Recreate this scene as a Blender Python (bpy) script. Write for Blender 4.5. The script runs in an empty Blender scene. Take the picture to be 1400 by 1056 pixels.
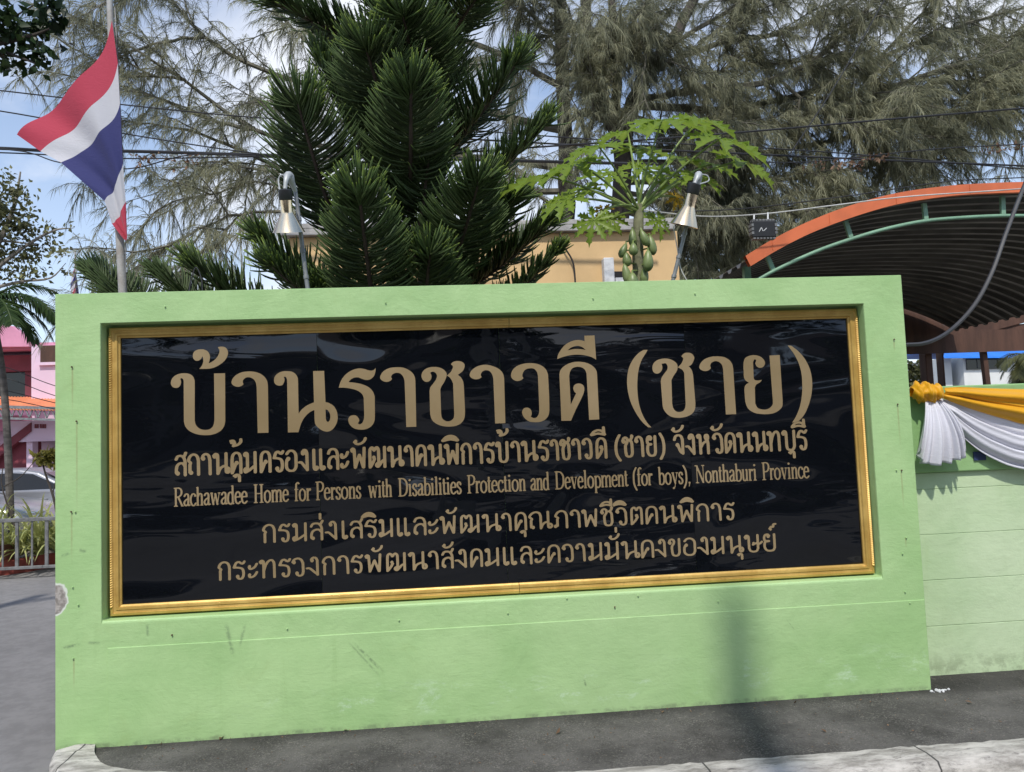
import bpy, bmesh, math, random
import numpy as np
from mathutils import Vector, Matrix, geometry
from math import radians as RAD, sin, cos, pi

scene = bpy.context.scene
COL = scene.collection
random.seed(7)
rng = np.random.default_rng(11)

# ------------------------------------------------------------------ camera
F_PX, CX, CY = 1054.0, 700.0, 528.0                 # focal length and centre in photo pixels
CAM = Vector((2.0648, -4.2433, 1.5))
YAW, PITCH, ROLL = -0.0837, 0.0654, 0.0392
def cam_axes():
    Rz = Matrix.Rotation(YAW, 3, 'Z'); Rx = Matrix.Rotation(PITCH, 3, 'X'); Ry = Matrix.Rotation(ROLL, 3, 'Y')
    return Rz @ Rx @ Ry
RC = cam_axes()
cam_data = bpy.data.cameras.new('camera')
cam_data.sensor_fit = 'HORIZONTAL'
cam_data.sensor_width = 36.0
cam_data.lens = 36.0 * F_PX / 1400.0
cam_data.clip_start = 0.05
cam_data.clip_end = 3000.0
cam = bpy.data.objects.new('camera', cam_data)
COL.objects.link(cam)
cm = Matrix((RC.col[0], RC.col[2], -RC.col[1])).transposed().to_4x4()
cm.translation = CAM
cam.matrix_world = cm
scene.camera = cam

def ray(px, py):
    return RC @ Vector(((px - CX) / F_PX, 1.0, -(py - CY) / F_PX))
def U(px, py, Y):
    """world point on the vertical plane y = Y seen at photo pixel px, py"""
    d = ray(px, py); t = (Y - CAM.y) / d.y
    return CAM + d * t
def G(px, py, z=0.0):
    """world point on the horizontal plane at height z"""
    d = ray(px, py); t = (z - CAM.z) / d.z
    return CAM + d * t
def PXM(Y):
    return (Y - CAM.y) / F_PX                       # metres per photo pixel on the plane y = Y

# ------------------------------------------------------------------ light
SUN_EL, SUN_AZ = RAD(54.0), RAD(-11.0)               # azimuth from the wall's outward normal, negative = left
SUN_DIR = Vector((sin(SUN_AZ) * cos(SUN_EL), -cos(SUN_AZ) * cos(SUN_EL), sin(SUN_EL)))
sl = bpy.data.lights.new('sun', 'SUN'); sl.energy = 2.3; sl.angle = RAD(1.7); sl.color = (1.0, 0.95, 0.87)
so = bpy.data.objects.new('sun', sl); COL.objects.link(so)
so.rotation_euler = SUN_DIR.to_track_quat('Z', 'Y').to_euler(); so.location = (0, -20, 30)
world = bpy.data.worlds.new('World'); scene.world = world; world.use_nodes = True
def build_sky():
    nt = world.node_tree; N = nt.nodes; L = nt.links
    N.clear()
    out = N.new('ShaderNodeOutputWorld'); bg = N.new('ShaderNodeBackground')
    sky = N.new('ShaderNodeTexSky'); sky.sky_type = 'NISHITA'; sky.sun_disc = False
    sky.sun_elevation = SUN_EL; sky.sun_rotation = RAD(180.0) - SUN_AZ
    sky.air_density = 1.0; sky.dust_density = 0.6; sky.ozone_density = 2.5
    tc = N.new('ShaderNodeTexCoord'); sep = N.new('ShaderNodeSeparateXYZ')
    L.new(tc.outputs['Generated'], sep.inputs[0])
    az = N.new('ShaderNodeMath'); az.operation = 'ADD'; az.inputs[1].default_value = 0.22
    L.new(sep.outputs['Z'], az.inputs[0])
    dx = N.new('ShaderNodeMath'); dx.operation = 'DIVIDE'; dy = N.new('ShaderNodeMath'); dy.operation = 'DIVIDE'
    L.new(sep.outputs['X'], dx.inputs[0]); L.new(az.outputs[0], dx.inputs[1])
    L.new(sep.outputs['Y'], dy.inputs[0]); L.new(az.outputs[0], dy.inputs[1])
    cb = N.new('ShaderNodeCombineXYZ'); L.new(dx.outputs[0], cb.inputs[0]); L.new(dy.outputs[0], cb.inputs[1])
    cb.inputs[2].default_value = 1.3
    no = N.new('ShaderNodeTexNoise'); no.inputs['Scale'].default_value = 1.15; no.inputs['Detail'].default_value = 7
    no.inputs['Roughness'].default_value = 0.52; no.inputs['Distortion'].default_value = 0.25
    L.new(cb.outputs[0], no.inputs['Vector'])
    rp = N.new('ShaderNodeValToRGB'); rp.color_ramp.elements[0].position = 0.47; rp.color_ramp.elements[1].position = 0.66
    L.new(no.outputs['Fac'], rp.inputs[0])
    # clouds gather towards the horizon
    hz = N.new('ShaderNodeMapRange'); hz.inputs['From Min'].default_value = 0.0; hz.inputs['From Max'].default_value = 0.55
    hz.inputs['To Min'].default_value = 0.55; hz.inputs['To Max'].default_value = 0.0
    L.new(sep.outputs['Z'], hz.inputs['Value'])
    ad = N.new('ShaderNodeMath'); ad.operation = 'ADD'; ad.use_clamp = True
    L.new(rp.outputs['Color'], ad.inputs[0]); L.new(hz.outputs[0], ad.inputs[1])
    mu = N.new('ShaderNodeMath'); mu.operation = 'MULTIPLY'; mu.inputs[1].default_value = 0.9
    L.new(ad.outputs[0], mu.inputs[0])
    mx = N.new('ShaderNodeMix'); mx.data_type = 'RGBA'
    L.new(mu.outputs[0], mx.inputs['Factor']); L.new(sky.outputs[0], mx.inputs['A'])
    mx.inputs['B'].default_value = (5.4, 5.6, 6.05, 1)
    L.new(mx.outputs['Result'], bg.inputs['Color']); bg.inputs['Strength'].default_value = 0.122
    L.new(bg.outputs[0], out.inputs[0])
build_sky()
scene.view_settings.view_transform = 'Standard'
scene.view_settings.look = 'None'
scene.view_settings.exposure = 0.66
scene.view_settings.gamma = 1.0
scene.render.film_transparent = False
try:
    scene.cycles.max_bounces = 6; scene.cycles.transparent_max_bounces = 12
except Exception:
    pass

# ------------------------------------------------------------------ materials
def _new(name):
    m = bpy.data.materials.new(name); m.use_nodes = True
    nt = m.node_tree; return m, nt, nt.nodes['Principled BSDF']
def _noise(nt, vec, scale, detail=4, rough=0.55, dist=0.0):
    n = nt.nodes.new('ShaderNodeTexNoise'); n.inputs['Scale'].default_value = scale
    n.inputs['Detail'].default_value = detail; n.inputs['Roughness'].default_value = rough; n.inputs['Distortion'].default_value = dist
    if vec is not None: nt.links.new(vec, n.inputs['Vector'])
    return n.outputs['Fac']
def _obj(nt, scale=(1, 1, 1)):
    tc = nt.nodes.new('ShaderNodeTexCoord'); mp = nt.nodes.new('ShaderNodeMapping'); mp.inputs['Scale'].default_value = scale
    nt.links.new(tc.outputs['Object'], mp.inputs['Vector']); return mp.outputs['Vector']
def _range(nt, v, a, b, c=0.0, d=1.0, smooth=True):
    n = nt.nodes.new('ShaderNodeMapRange'); n.clamp = True
    if smooth: n.interpolation_type = 'SMOOTHSTEP'
    n.inputs['From Min'].default_value = a; n.inputs['From Max'].default_value = b
    n.inputs['To Min'].default_value = c; n.inputs['To Max'].default_value = d
    nt.links.new(v, n.inputs['Value']); return n.outputs[0]
def _math(nt, op, a, b=None, c=None):
    n = nt.nodes.new('ShaderNodeMath'); n.operation = op
    for i, v in enumerate((a, b, c)):
        if v is None: continue
        if isinstance(v, (int, float)): n.inputs[i].default_value = v
        else: nt.links.new(v, n.inputs[i])
    return n.outputs[0]
def _mix(nt, f, a, b):
    n = nt.nodes.new('ShaderNodeMix'); n.data_type = 'RGBA'
    for k, v in (('Factor', f), ('A', a), ('B', b)):
        s = n.inputs[k] if k != 'Factor' else n.inputs['Factor']
        if isinstance(v, (int, float)): s.default_value = v
        elif isinstance(v, tuple): s.default_value = (*v[:3], 1)
        else: nt.links.new(v, s)
    return n.outputs['Result']
def _bump(nt, bsdf, h, strength, dist=0.01, prev=None):
    b = nt.nodes.new('ShaderNodeBump'); b.inputs['Strength'].default_value = strength; b.inputs['Distance'].default_value = dist
    nt.links.new(h, b.inputs['Height'])
    if prev is not None: nt.links.new(prev, b.inputs['Normal'])
    nt.links.new(b.outputs[0], bsdf.inputs['Normal']); return b.outputs[0]

def mat(name, base, rough=0.6, metal=0.0, var=0.15, vscale=3.0, bump=0.0, bscale=40.0, second=None, spec=0.5, stretch=(1, 1, 1), fine=0.0):
    m, nt, b = _new(name)
    b.inputs['Roughness'].default_value = rough; b.inputs['Metallic'].default_value = metal
    b.inputs['Specular IOR Level'].default_value = spec
    v = _obj(nt, stretch)
    f = _range(nt, _noise(nt, v, vscale, 5, 0.6), 0.3, 0.7)
    lo = tuple(c * (1 - var) for c in base); hi = second or tuple(min(1, c * (1 + var)) for c in base)
    col = _mix(nt, f, lo, hi)
    if fine:
        f2 = _range(nt, _noise(nt, v, vscale * 17, 3, 0.7), 0.35, 0.65, 1 - fine, 1 + fine)
        vm = nt.nodes.new('ShaderNodeVectorMath'); vm.operation = 'SCALE'
        nt.links.new(col, vm.inputs[0]); nt.links.new(f2, vm.inputs['Scale']); col = vm.outputs[0]
    nt.links.new(col, b.inputs['Base Color'])
    if bump: _bump(nt, b, _noise(nt, v, bscale, 4, 0.6), bump)
    return m

def leafmat(name, dark, light, trans=0.35, rough=0.5, tip=None):
    """foliage: colour by the per-leaf 'tint' attribute, part of the light passes through"""
    m, nt, b = _new(name)
    at = nt.nodes.new('ShaderNodeAttribute'); at.attribute_name = 'tint'
    ramp = nt.nodes.new('ShaderNodeValToRGB'); e = ramp.color_ramp.elements
    e[0].color = (*dark, 1); e[1].color = (*light, 1)
    if tip:
        e[1].position = 0.72; n = e.new(1.0); n.color = (*tip, 1)
    nt.links.new(at.outputs['Fac'], ramp.inputs[0])
    nt.links.new(ramp.outputs[0], b.inputs['Base Color']); b.inputs['Roughness'].default_value = rough
    b.inputs['Specular IOR Level'].default_value = 0.3
    tr = nt.nodes.new('ShaderNodeBsdfTranslucent'); nt.links.new(ramp.outputs[0], tr.inputs['Color'])
    ms = nt.nodes.new('ShaderNodeMixShader'); ms.inputs[0].default_value = trans
    out = nt.nodes['Material Output']
    nt.links.new(b.outputs[0], ms.inputs[1]); nt.links.new(tr.outputs[0], ms.inputs[2]); nt.links.new(ms.outputs[0], out.inputs[0])
    return m

# ------------------------------------------------------------------ mesh building
class MB:
    def __init__(self): self.v = []; self.f = []; self.m = []; self.t = []; self.tinted = False
    def add(self, vs, fs, mi=0, tint=None):
        o = len(self.v); self.v.extend([tuple(p) for p in vs]); self.f.extend([tuple(i + o for i in f) for f in fs]); self.m.extend([mi] * len(fs))
        if tint is not None:
            self.tinted = True
            self.t.extend(list(tint) if hasattr(tint, '__len__') else [tint] * len(vs))
        else: self.t.extend([0.5] * len(vs))
        return self
    def box(self, a, b, mi=0):
        (x0, y0, z0), (x1, y1, z1) = [min(p, q) for p, q in zip(a, b)], [max(p, q) for p, q in zip(a, b)]
        return self.add([(x0, y0, z0), (x1, y0, z0), (x1, y1, z0), (x0, y1, z0), (x0, y0, z1), (x1, y0, z1), (x1, y1, z1), (x0, y1, z1)],
                        [(0, 3, 2, 1), (4, 5, 6, 7), (0, 1, 5, 4), (1, 2, 6, 5), (2, 3, 7, 6), (3, 0, 4, 7)], mi)
    def bar(self, p, q, w, h, up=Vector((0, 0, 1)), mi=0):
        p = Vector(p); q = Vector(q); d = (q - p).normalized(); s = d.cross(up)
        if s.length < 1e-4: s = d.cross(Vector((0, 1, 0)))
        s.normalize(); u = s.cross(d)
        vs = [e + s * (i * w / 2) + u * (j * h / 2) for e in (p, q) for i, j in ((-1, -1), (1, -1), (1, 1), (-1, 1))]
        return self.add(vs, [(0, 1, 2, 3), (7, 6, 5, 4), (0, 4, 5, 1), (1, 5, 6, 2), (2, 6, 7, 3), (3, 7, 4, 0)], mi)
    def tube(self, pts, rad, n=8, mi=0, cap=True, tint=None):
        pts = [Vector(p) for p in pts]; k = len(pts)
        if not hasattr(rad, '__len__'): rad = [rad] * k
        vs = []; prev = None; tv = []
        for i, p in enumerate(pts):
            d = (pts[min(i + 1, k - 1)] - pts[max(i - 1, 0)])
            if d.length < 1e-9: d = Vector((0, 0, 1))
            d.normalize()
            if prev is None:
                a = d.cross(Vector((0.13, 0.21, 1.0)));  a = a if a.length > 1e-3 else d.cross(Vector((1, 0, 0)))
            else: a = prev - d * prev.dot(d)
            a.normalize(); prev = a; b = d.cross(a)
            for j in range(n):
                an = 2 * pi * j / n; vs.append(p + (a * cos(an) + b * sin(an)) * rad[i])
                tv.append(tint[i] if hasattr(tint, '__len__') else tint)
        fs = [(i * n + j, i * n + (j + 1) % n, (i + 1) * n + (j + 1) % n, (i + 1) * n + j) for i in range(k - 1) for j in range(n)]
        if cap: fs += [tuple(range(n - 1, -1, -1)), tuple(range((k - 1) * n, k * n))]
        return self.add(vs, fs, mi, None if tint is None else tv)
    def lathe(self, base, axis, prof, n=24, mi=0, cap=True):
        """prof: (distance along axis, radius)"""
        base = Vector(base); d = Vector(axis).normalized(); a = d.cross(Vector((0.3, 1, 0.2))).normalized(); b = d.cross(a)
        vs = [base + d * t + (a * cos(2 * pi * j / n) + b * sin(2 * pi * j / n)) * r for t, r in prof for j in range(n)]
        fs = [(i * n + j, i * n + (j + 1) % n, (i + 1) * n + (j + 1) % n, (i + 1) * n + j) for i in range(len(prof) - 1) for j in range(n)]
        if cap: fs += [tuple(range(n - 1, -1, -1)), tuple(range((len(prof) - 1) * n, len(prof) * n))]
        return self.add(vs, fs, mi)
    def grid(self, P, mi=0, tint=None, close=False):
        r, c = len(P), len(P[0]); vs = [p for row in P for p in row]
        fs = [(i * c + j, i * c + j + 1, (i + 1) * c + j + 1, (i + 1) * c + j) for i in range(r - 1) for j in range(c - 1)]
        return self.add(vs, fs, mi, tint)
    def prism(self, poly, d, mi=0):
        """closed outline of 3-D points pushed along d"""
        n = len(poly); d = Vector(d); a = [Vector(p) for p in poly]; b = [p + d for p in a]
        tri = geometry.tessellate_polygon([a])
        fs = [tuple(t) for t in tri] + [tuple(i + n for i in reversed(t)) for t in tri] + [(i, (i + 1) % n, (i + 1) % n + n, i + n) for i in range(n)]
        self.add(a + b, fs, mi); return self
    def build(self, name, mats, parent=None, smooth=False, bevel=0.0, seg=2, fixn=True, angle=35):
        me = bpy.data.meshes.new(name); me.from_pydata(self.v, [], self.f); me.update()
        ms = mats if isinstance(mats, (list, tuple)) else [mats]
        for m in ms: me.materials.append(m)
        me.polygons.foreach_set('material_index', self.m)
        if self.tinted:
            at = me.attributes.new('tint', 'FLOAT', 'POINT'); at.data.foreach_set('value', self.t)
        if fixn:
            bm = bmesh.new(); bm.from_mesh(me); bmesh.ops.recalc_face_normals(bm, faces=bm.faces[:]); bm.to_mesh(me); bm.free()
        if smooth: me.polygons.foreach_set('use_smooth', [True] * len(me.polygons))
        o = bpy.data.objects.new(name, me); COL.objects.link(o)
        if parent: o.parent = parent; o.matrix_parent_inverse = Matrix.Translation(-parent.location)
        if bevel:
            md = o.modifiers.new('bevel', 'BEVEL'); md.width = bevel; md.segments = seg; md.limit_method = 'ANGLE'; md.angle_limit = RAD(angle)
            md.harden_normals = False
        if smooth and bevel == 0 and angle < 180 and smooth != 'all':
            try: me.set_sharp_from_angle(angle=RAD(angle + 10))
            except Exception: pass
        return o
def np_mesh(name, verts, faces_list, m, parent=None, tint=None, smooth=False):
    me = bpy.data.meshes.new(name); me.from_pydata(verts.tolist(), [], faces_list); me.update(); me.materials.append(m)
    if tint is not None:
        at = me.attributes.new('tint', 'FLOAT', 'POINT'); at.data.foreach_set('value', np.ascontiguousarray(tint, dtype=np.float32))
    o = bpy.data.objects.new(name, me); COL.objects.link(o)
    if smooth: me.polygons.foreach_set('use_smooth', [True] * len(me.polygons))
    if parent: o.parent = parent; o.matrix_parent_inverse = Matrix.Translation(-parent.location)
    return o
def tag(o, label=None, cat=None, group=None, kind=None):
    if label: o['label'] = label
    if cat: o['category'] = cat
    if group: o['group'] = group
    if kind: o['kind'] = kind
    return o
def thing(name, label, cat, loc=(0, 0, 0), group=None):
    o = bpy.data.objects.new(name, None); COL.objects.link(o); o.location = loc; o.empty_display_size = 0.1
    return tag(o, label, cat, group)
def crv(pts, k=6, closed=False, corners=()):
    """Catmull-Rom through 2-D or 3-D points; marked corners break the curve"""
    n = len(pts); out = []
    P = [np.array(p, float) for p in pts]
    for i in range(n if closed else n - 1):
        b, c = P[i], P[(i + 1) % n]
        if i in corners and (i + 1) % n in corners: out.append(b); continue
        a = P[i - 1] if (i > 0 or closed) and i not in corners else b - (c - b)
        d = P[(i + 2) % n] if (i + 2 < n or closed) and (i + 1) % n not in corners else c + (c - b)
        la, lb, lc = (max(np.linalg.norm(q - p), 1e-9) ** 0.5 for p, q in ((a, b), (b, c), (c, d)))
        t0, t1, t2, t3 = 0, la, la + lb, la + lb + lc
        for s in range(k):
            t = t1 + (t2 - t1) * s / k
            A1 = (t1 - t) / (t1 - t0) * a + (t - t0) / (t1 - t0) * b; A2 = (t2 - t) / (t2 - t1) * b + (t - t1) / (t2 - t1) * c
            A3 = (t3 - t) / (t3 - t2) * c + (t - t2) / (t3 - t2) * d
            B1 = (t2 - t) / (t2 - t0) * A1 + (t - t0) / (t2 - t0) * A2; B2 = (t3 - t) / (t3 - t1) * A2 + (t - t1) / (t3 - t1) * A3
            out.append((t2 - t) / (t2 - t1) * B1 + (t - t1) / (t2 - t1) * B2)
    if not closed: out.append(P[-1])
    return out
# ------------------------------------------------------------------ sign wall
W_, H_, T_ = 4.7237, 2.3519, 0.24
OX0, OX1, OZ0, OZ1, REC = 0.2338, 4.4811, 0.6246, 2.1877, 0.10
GROOVE = 0.487

def green_paint(name, base, stains=True):
    m, nt, b = _new(name)
    v = _obj(nt); sep = nt.nodes.new('ShaderNodeSeparateXYZ'); nt.links.new(v, sep.inputs[0]); X, Y, Z = sep.outputs
    f = _range(nt, _noise(nt, v, 1.6, 6, 0.62), 0.3, 0.7)
    lo = (base[0] * 0.86, base[1] * 0.90, base[2] * 0.86); hi = (base[0] * 1.12, base[1] * 1.07, base[2] * 1.14)
    col = _mix(nt, f, lo, hi)
    # brush-marks, faint horizontal rubs
    vb = _obj(nt, (2.0, 2.0, 9)); br = _noise(nt, vb, 3.4, 7, 0.68, 0.6)
    col = _mix(nt, _range(nt, br, 0.52, 0.75, 0, 0.22), col, (base[0] * 0.82, base[1] * 0.84, base[2] * 0.8))
    blot = _noise(nt, v, 4.7, 5, 0.6, 0.6)
    col = _mix(nt, _range(nt, blot, 0.58, 0.78, 0, 0.30), col, (base[0] * 0.8 + 0.03, base[1] * 0.8, base[2] * 0.72))
    rain = _noise(nt, _obj(nt, (5, 5, 0.35)), 3.2, 6, 0.65)
    col = _mix(nt, _math(nt, 'MULTIPLY', _range(nt, rain, 0.54, 0.76, 0, 0.30), _range(nt, _noise(nt, v, 1.1, 3), .42, .6)), col, (base[0] * 0.72, base[1] * 0.76, base[2] * 0.66))
    fade = _range(nt, _noise(nt, v, 0.55, 4, .6, .5), .45, .7, 0, .35); col = _mix(nt, fade, col, (base[0] * 1.12 + .03, base[1] * 1.07, base[2] * 1.15 + .03))
    if stains:
        # pale salt bloom above the pavement
        band = _math(nt, 'MULTIPLY', _range(nt, Z, 0.02, 0.09), _range(nt, Z, 0.30, 0.12))
        n1 = _noise(nt, _obj(nt, (1.3, 1.3, 2.6)), 3.4, 9, 0.78, 0.25)
        bl = _math(nt, 'MULTIPLY', band, _range(nt, n1, 0.53, 0.68))
        bl = _math(nt, 'MULTIPLY', bl, _range(nt, X, 0.6, 1.5))
        col = _mix(nt, _math(nt, 'MULTIPLY', bl, 0.62), col, (0.56, 0.72, 0.52))
        # grey scuffs of a few bags and bicycles
        for x0, z0, x1, z1, w, a in ((0.86, .58, .90, .40, .018, .5), (.96, .57, .93, .45, .014, .4), (1.52, .44, 1.68, .27, .012, .55), (1.49, .45, 1.66, .25, .009, .4),
                                     (.46, .60, .465, .53, .012, .5), (.03, .50, .13, .515, .012, .6), (.16, .52, .23, .515, .010, .5), (.12, 1.0, .16, .985, .014, .5),
                                     (.03, .97, .08, .985, .012, .45), (2.75, .17, 2.76, .13, .008, .6), (3.9, .43, 3.95, .36, .006, .35), (.03, .75, .08, .80, .012, .35)):
            dx, dz = x1 - x0, z1 - z0; L2 = dx * dx + dz * dz
            t = _math(nt, 'ADD', _math(nt, 'MULTIPLY', _math(nt, 'SUBTRACT', X, x0), dx / L2), _math(nt, 'MULTIPLY', _math(nt, 'SUBTRACT', Z, z0), dz / L2))
            s = _math(nt, 'SUBTRACT', _math(nt, 'MULTIPLY', _math(nt, 'SUBTRACT', X, x0), dz / L2 ** .5), _math(nt, 'MULTIPLY', _math(nt, 'SUBTRACT', Z, z0), dx / L2 ** .5))
            msk = _math(nt, 'MULTIPLY', _range(nt, _math(nt, 'ABSOLUTE', s), w, 0.0), _math(nt, 'MULTIPLY', _range(nt, t, -0.05, 0.25), _range(nt, t, 1.05, 0.7)))
            msk = _math(nt, 'MULTIPLY', msk, _range(nt, _noise(nt, v, 60, 3), 0.3, 0.6))
            col = _mix(nt, _math(nt, 'MULTIPLY', msk, a), col, (0.09, 0.13, 0.08))
        # rust runs below the nails
        for x0, z0, ln in RUST:
            s = _math(nt, 'ABSOLUTE', _math(nt, 'SUBTRACT', X, x0)); t = _math(nt, 'SUBTRACT', z0, Z)
            msk = _math(nt, 'MULTIPLY', _range(nt, _math(nt, 'ADD', s, _math(nt, 'MULTIPLY', _noise(nt, v, 30, 3), .006)), 0.010, 0.003), _math(nt, 'MULTIPLY', _range(nt, t, -0.004, 0.012), _range(nt, t, ln, ln * 0.2)))
            col = _mix(nt, _math(nt, 'MULTIPLY', msk, 0.42), col, (0.25, 0.18, 0.08))
        # plaster broken off the left edge
        d = nt.nodes.new('ShaderNodeVectorMath'); d.operation = 'DISTANCE'
        ns = nt.nodes.new('ShaderNodeTexNoise'); ns.inputs['Scale'].default_value = 14; nt.links.new(v, ns.inputs['Vector'])
        wv = nt.nodes.new('ShaderNodeVectorMath'); wv.operation = 'MULTIPLY_ADD'; wv.inputs[1].default_value = (0.06, 0.0, 0.06)
        nt.links.new(ns.outputs['Color'], wv.inputs[0]); nt.links.new(v, wv.inputs[2])
        sc = nt.nodes.new('ShaderNodeVectorMath'); sc.operation = 'MULTIPLY'; sc.inputs[1].default_value = (1.35, 0, 1); nt.links.new(wv.outputs[0], sc.inputs[0])
        nt.links.new(sc.outputs[0], d.inputs[0]); d.inputs[1].default_value = (1.35 * 0.03, 0, 0.785)
        hole = _range(nt, d.outputs['Value'], 0.080, 0.072); rim = _range(nt, d.outputs['Value'], 0.092, 0.084)
        col = _mix(nt, rim, col, (0.62, 0.66, 0.58))
        col = _mix(nt, hole, col, _mix(nt, _range(nt, _noise(nt, v, 38, 5), .35, .65), (0.22, 0.20, 0.18), (0.42, 0.39, 0.36)))
        # dark hairline along the foot
        foot = _math(nt, 'MULTIPLY', _range(nt, Z, 0.018, 0.0), _range(nt, _noise(nt, v, 7, 8, .75), 0.42, 0.62))
        col = _mix(nt, _math(nt, 'MULTIPLY', foot, 0.5), col, (0.10, 0.10, 0.08))
    else:
        drip = _noise(nt, _obj(nt, (6, 6, 0.9)), 2.5, 5, 0.6)
        col = _mix(nt, _range(nt, drip, 0.55, 0.75, 0, 0.16), col, (base[0] * 0.7, base[1] * 0.72, base[2] * 0.55))
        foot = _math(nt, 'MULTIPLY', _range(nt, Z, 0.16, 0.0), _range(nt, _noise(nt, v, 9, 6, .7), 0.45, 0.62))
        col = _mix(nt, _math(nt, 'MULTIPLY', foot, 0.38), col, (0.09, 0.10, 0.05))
    nt.links.new(col, b.inputs['Base Color']); b.inputs['Roughness'].default_value = 0.55; b.inputs['Specular IOR Level'].default_value = 0.35
    h1 = _bump(nt, b, _noise(nt, vb, 6, 6, 0.65, 0.5), 0.14, 0.010)
    h2 = _bump(nt, b, _noise(nt, v, 3.6, 8, 0.60, 0.3), 0.40, 0.026, h1)
    _bump(nt, b, _range(nt, _noise(nt, v, 70, 3, 0.6), 0.55, 0.8), 0.12, 0.004, h2)
    return m

NAILS = [(99, 502), (105, 576), (98, 700), (104, 700), (108, 827), (101, 900), (1222, 465), (1227, 553), (1232, 644), (1225, 643), (1238, 735),
         (1233, 757), (236, 868), (393, 860), (546, 848), (694, 838), (872, 814), (982, 822), (840, 830), (775, 818), (1237, 809), (1243, 825), (100, 803), (226, 420), (527, 414), (810, 408), (950, 402)]
NW = [U(x, y, 0.0) for x, y in NAILS]
RUST = [(NW[i].x, NW[i].z, l) for i, l in ((0, .30), (1, .55), (2, .3), (7, .28), (8, .25), (6, .08), (5, .18), (10, .07))]
M_green = green_paint('green_wall_paint', (0.355, 0.545, 0.238))
M_green2 = green_paint('pale_green_wall_paint', (0.47, 0.61, 0.36), False)
M_green3 = green_paint('green_cap_paint', (0.27, 0.46, 0.19), False)

sign_wall = thing('sign_wall', 'light green rendered masonry wall with a deep recess holding the black signboard', 'wall', (W_ / 2, T_ / 2, 0))
def build_wall():
    b = MB()
    o = [(0, 0, -0.35), (W_, 0, -0.35), (W_, 0, H_), (0, 0, H_)]; i = [(OX0, 0, OZ0), (OX1, 0, OZ0), (OX1, 0, OZ1), (OX0, 0, OZ1)]
    k = [(x, REC, z) for x, _, z in i]; q = [(x, T_, z) for x, _, z in o]
    v = o + i + k + q
    f = [(0, 1, 5, 4), (1, 2, 6, 5), (2, 3, 7, 6), (3, 0, 4, 7)]
    f += [(4 + a, 4 + (a + 1) % 4, 8 + (a + 1) % 4, 8 + a) for a in range(4)] + [(8, 9, 10, 11)]
    f += [(a, 12 + a, 12 + (a + 1) % 4, (a + 1) % 4) for a in range(4)] + [(15, 14, 13, 12)]
    b.add(v, f); w = b.build('wall_body', M_green, sign_wall, bevel=0.010, seg=3)
    p = MB(); p.box((0.262, -0.0032, -0.3), (W_ - 0.004, 0.05, GROOVE)); p.build('plinth_render', M_green, sign_wall, bevel=0.003, seg=2)
    for n, c in enumerate(NW):
        s = MB(); s.lathe((c.x, 0.004, c.z), (random.uniform(-.25, .25), -1, random.uniform(-.1, .35)), [(0, .003), (.010, .0028), (.011, .0048), (.013, .004), (.0135, .001)], 8)
        s.build('nail', M_rust if n in (0, 1, 2, 6, 7, 8, 12, 18) else M_green, sign_wall)
M_rust = mat('rusty_iron', (0.10, 0.06, 0.035), 0.85, 0.2, 0.4, 60)
build_wall()

# ------------------------------------------------------------------ the board: frame, acrylic sheets, writing
sign_board = thing('sign_board', 'glossy black signboard with gold moulded frame and tan Thai and English lettering', 'signboard', (W_ / 2, 0.09, OZ0))
def gold_mat():
    m, nt, b = _new('gold_frame_paint')
    v = _obj(nt); f = _range(nt, _noise(nt, _obj(nt, (1, 1, 1)), 5, 6, .65), .35, .7)
    col = _mix(nt, f, (0.50, 0.31, 0.075), (0.68, 0.46, 0.14))
    col = _mix(nt, _range(nt, _noise(nt, v, 30, 5, .7), .55, .75, 0, .5), col, (0.30, 0.17, 0.04))
    nt.links.new(col, b.inputs['Base Color']); b.inputs['Metallic'].default_value = 0.35; b.inputs['Roughness'].default_value = 0.42
    _bump(nt, b, _noise(nt, v, 90, 3), 0.12, 0.003); return m
M_gold = gold_mat()
def board_mat():
    m, nt, b = _new('black_acrylic')
    v = _obj(nt, (1.0, 1.0, 1.5))
    oi = nt.nodes.new('ShaderNodeObjectInfo'); cx = nt.nodes.new('ShaderNodeCombineXYZ'); nt.links.new(_math(nt, 'MULTIPLY', oi.outputs['Random'], 3.0), cx.inputs[1])
    va = nt.nodes.new('ShaderNodeVectorMath'); va.operation = 'ADD'; nt.links.new(v, va.inputs[0]); nt.links.new(cx.outputs[0], va.inputs[1]); v = va.outputs[0]
    b.inputs['Base Color'].default_value = (0.0035, 0.0042, 0.006, 1)
    b.inputs['Roughness'].default_value = 0.035; b.inputs['Specular IOR Level'].default_value = 0.5
    n1 = _noise(nt, v, 0.95, 1.0, 0.35, 0.7)
    mp2 = nt.nodes.new('ShaderNodeMapping'); mp2.inputs['Scale'].default_value = (0.7, 1, 1.5); nt.links.new(v, mp2.inputs['Vector'])
    n2 = _noise(nt, mp2.outputs[0], 0.9, 1.0, 0.4, 1.0)
    h = _bump(nt, b, n1, 1.0, 0.070)
    h2 = _bump(nt, b, n2, 1.0, 0.066, h)
    mp3 = nt.nodes.new('ShaderNodeMapping'); mp3.inputs['Scale'].default_value = (.9, 1, 3.2); nt.links.new(v, mp3.inputs['Vector'])
    _bump(nt, b, _math(nt, 'MULTIPLY', _noise(nt, mp3.outputs[0], 2.6, 1, .4, 1.5), _range(nt, _noise(nt, v, 1.4, 1, .4), .46, .62)), 1.0, 0.006, h2)
    # dust film
    d = _range(nt, _noise(nt, _obj(nt), 6, 7, .7), .5, .8, 0.03, 0.11)
    nt.links.new(d, b.inputs['Roughness'])
    return m
M_board = board_mat()
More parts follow.
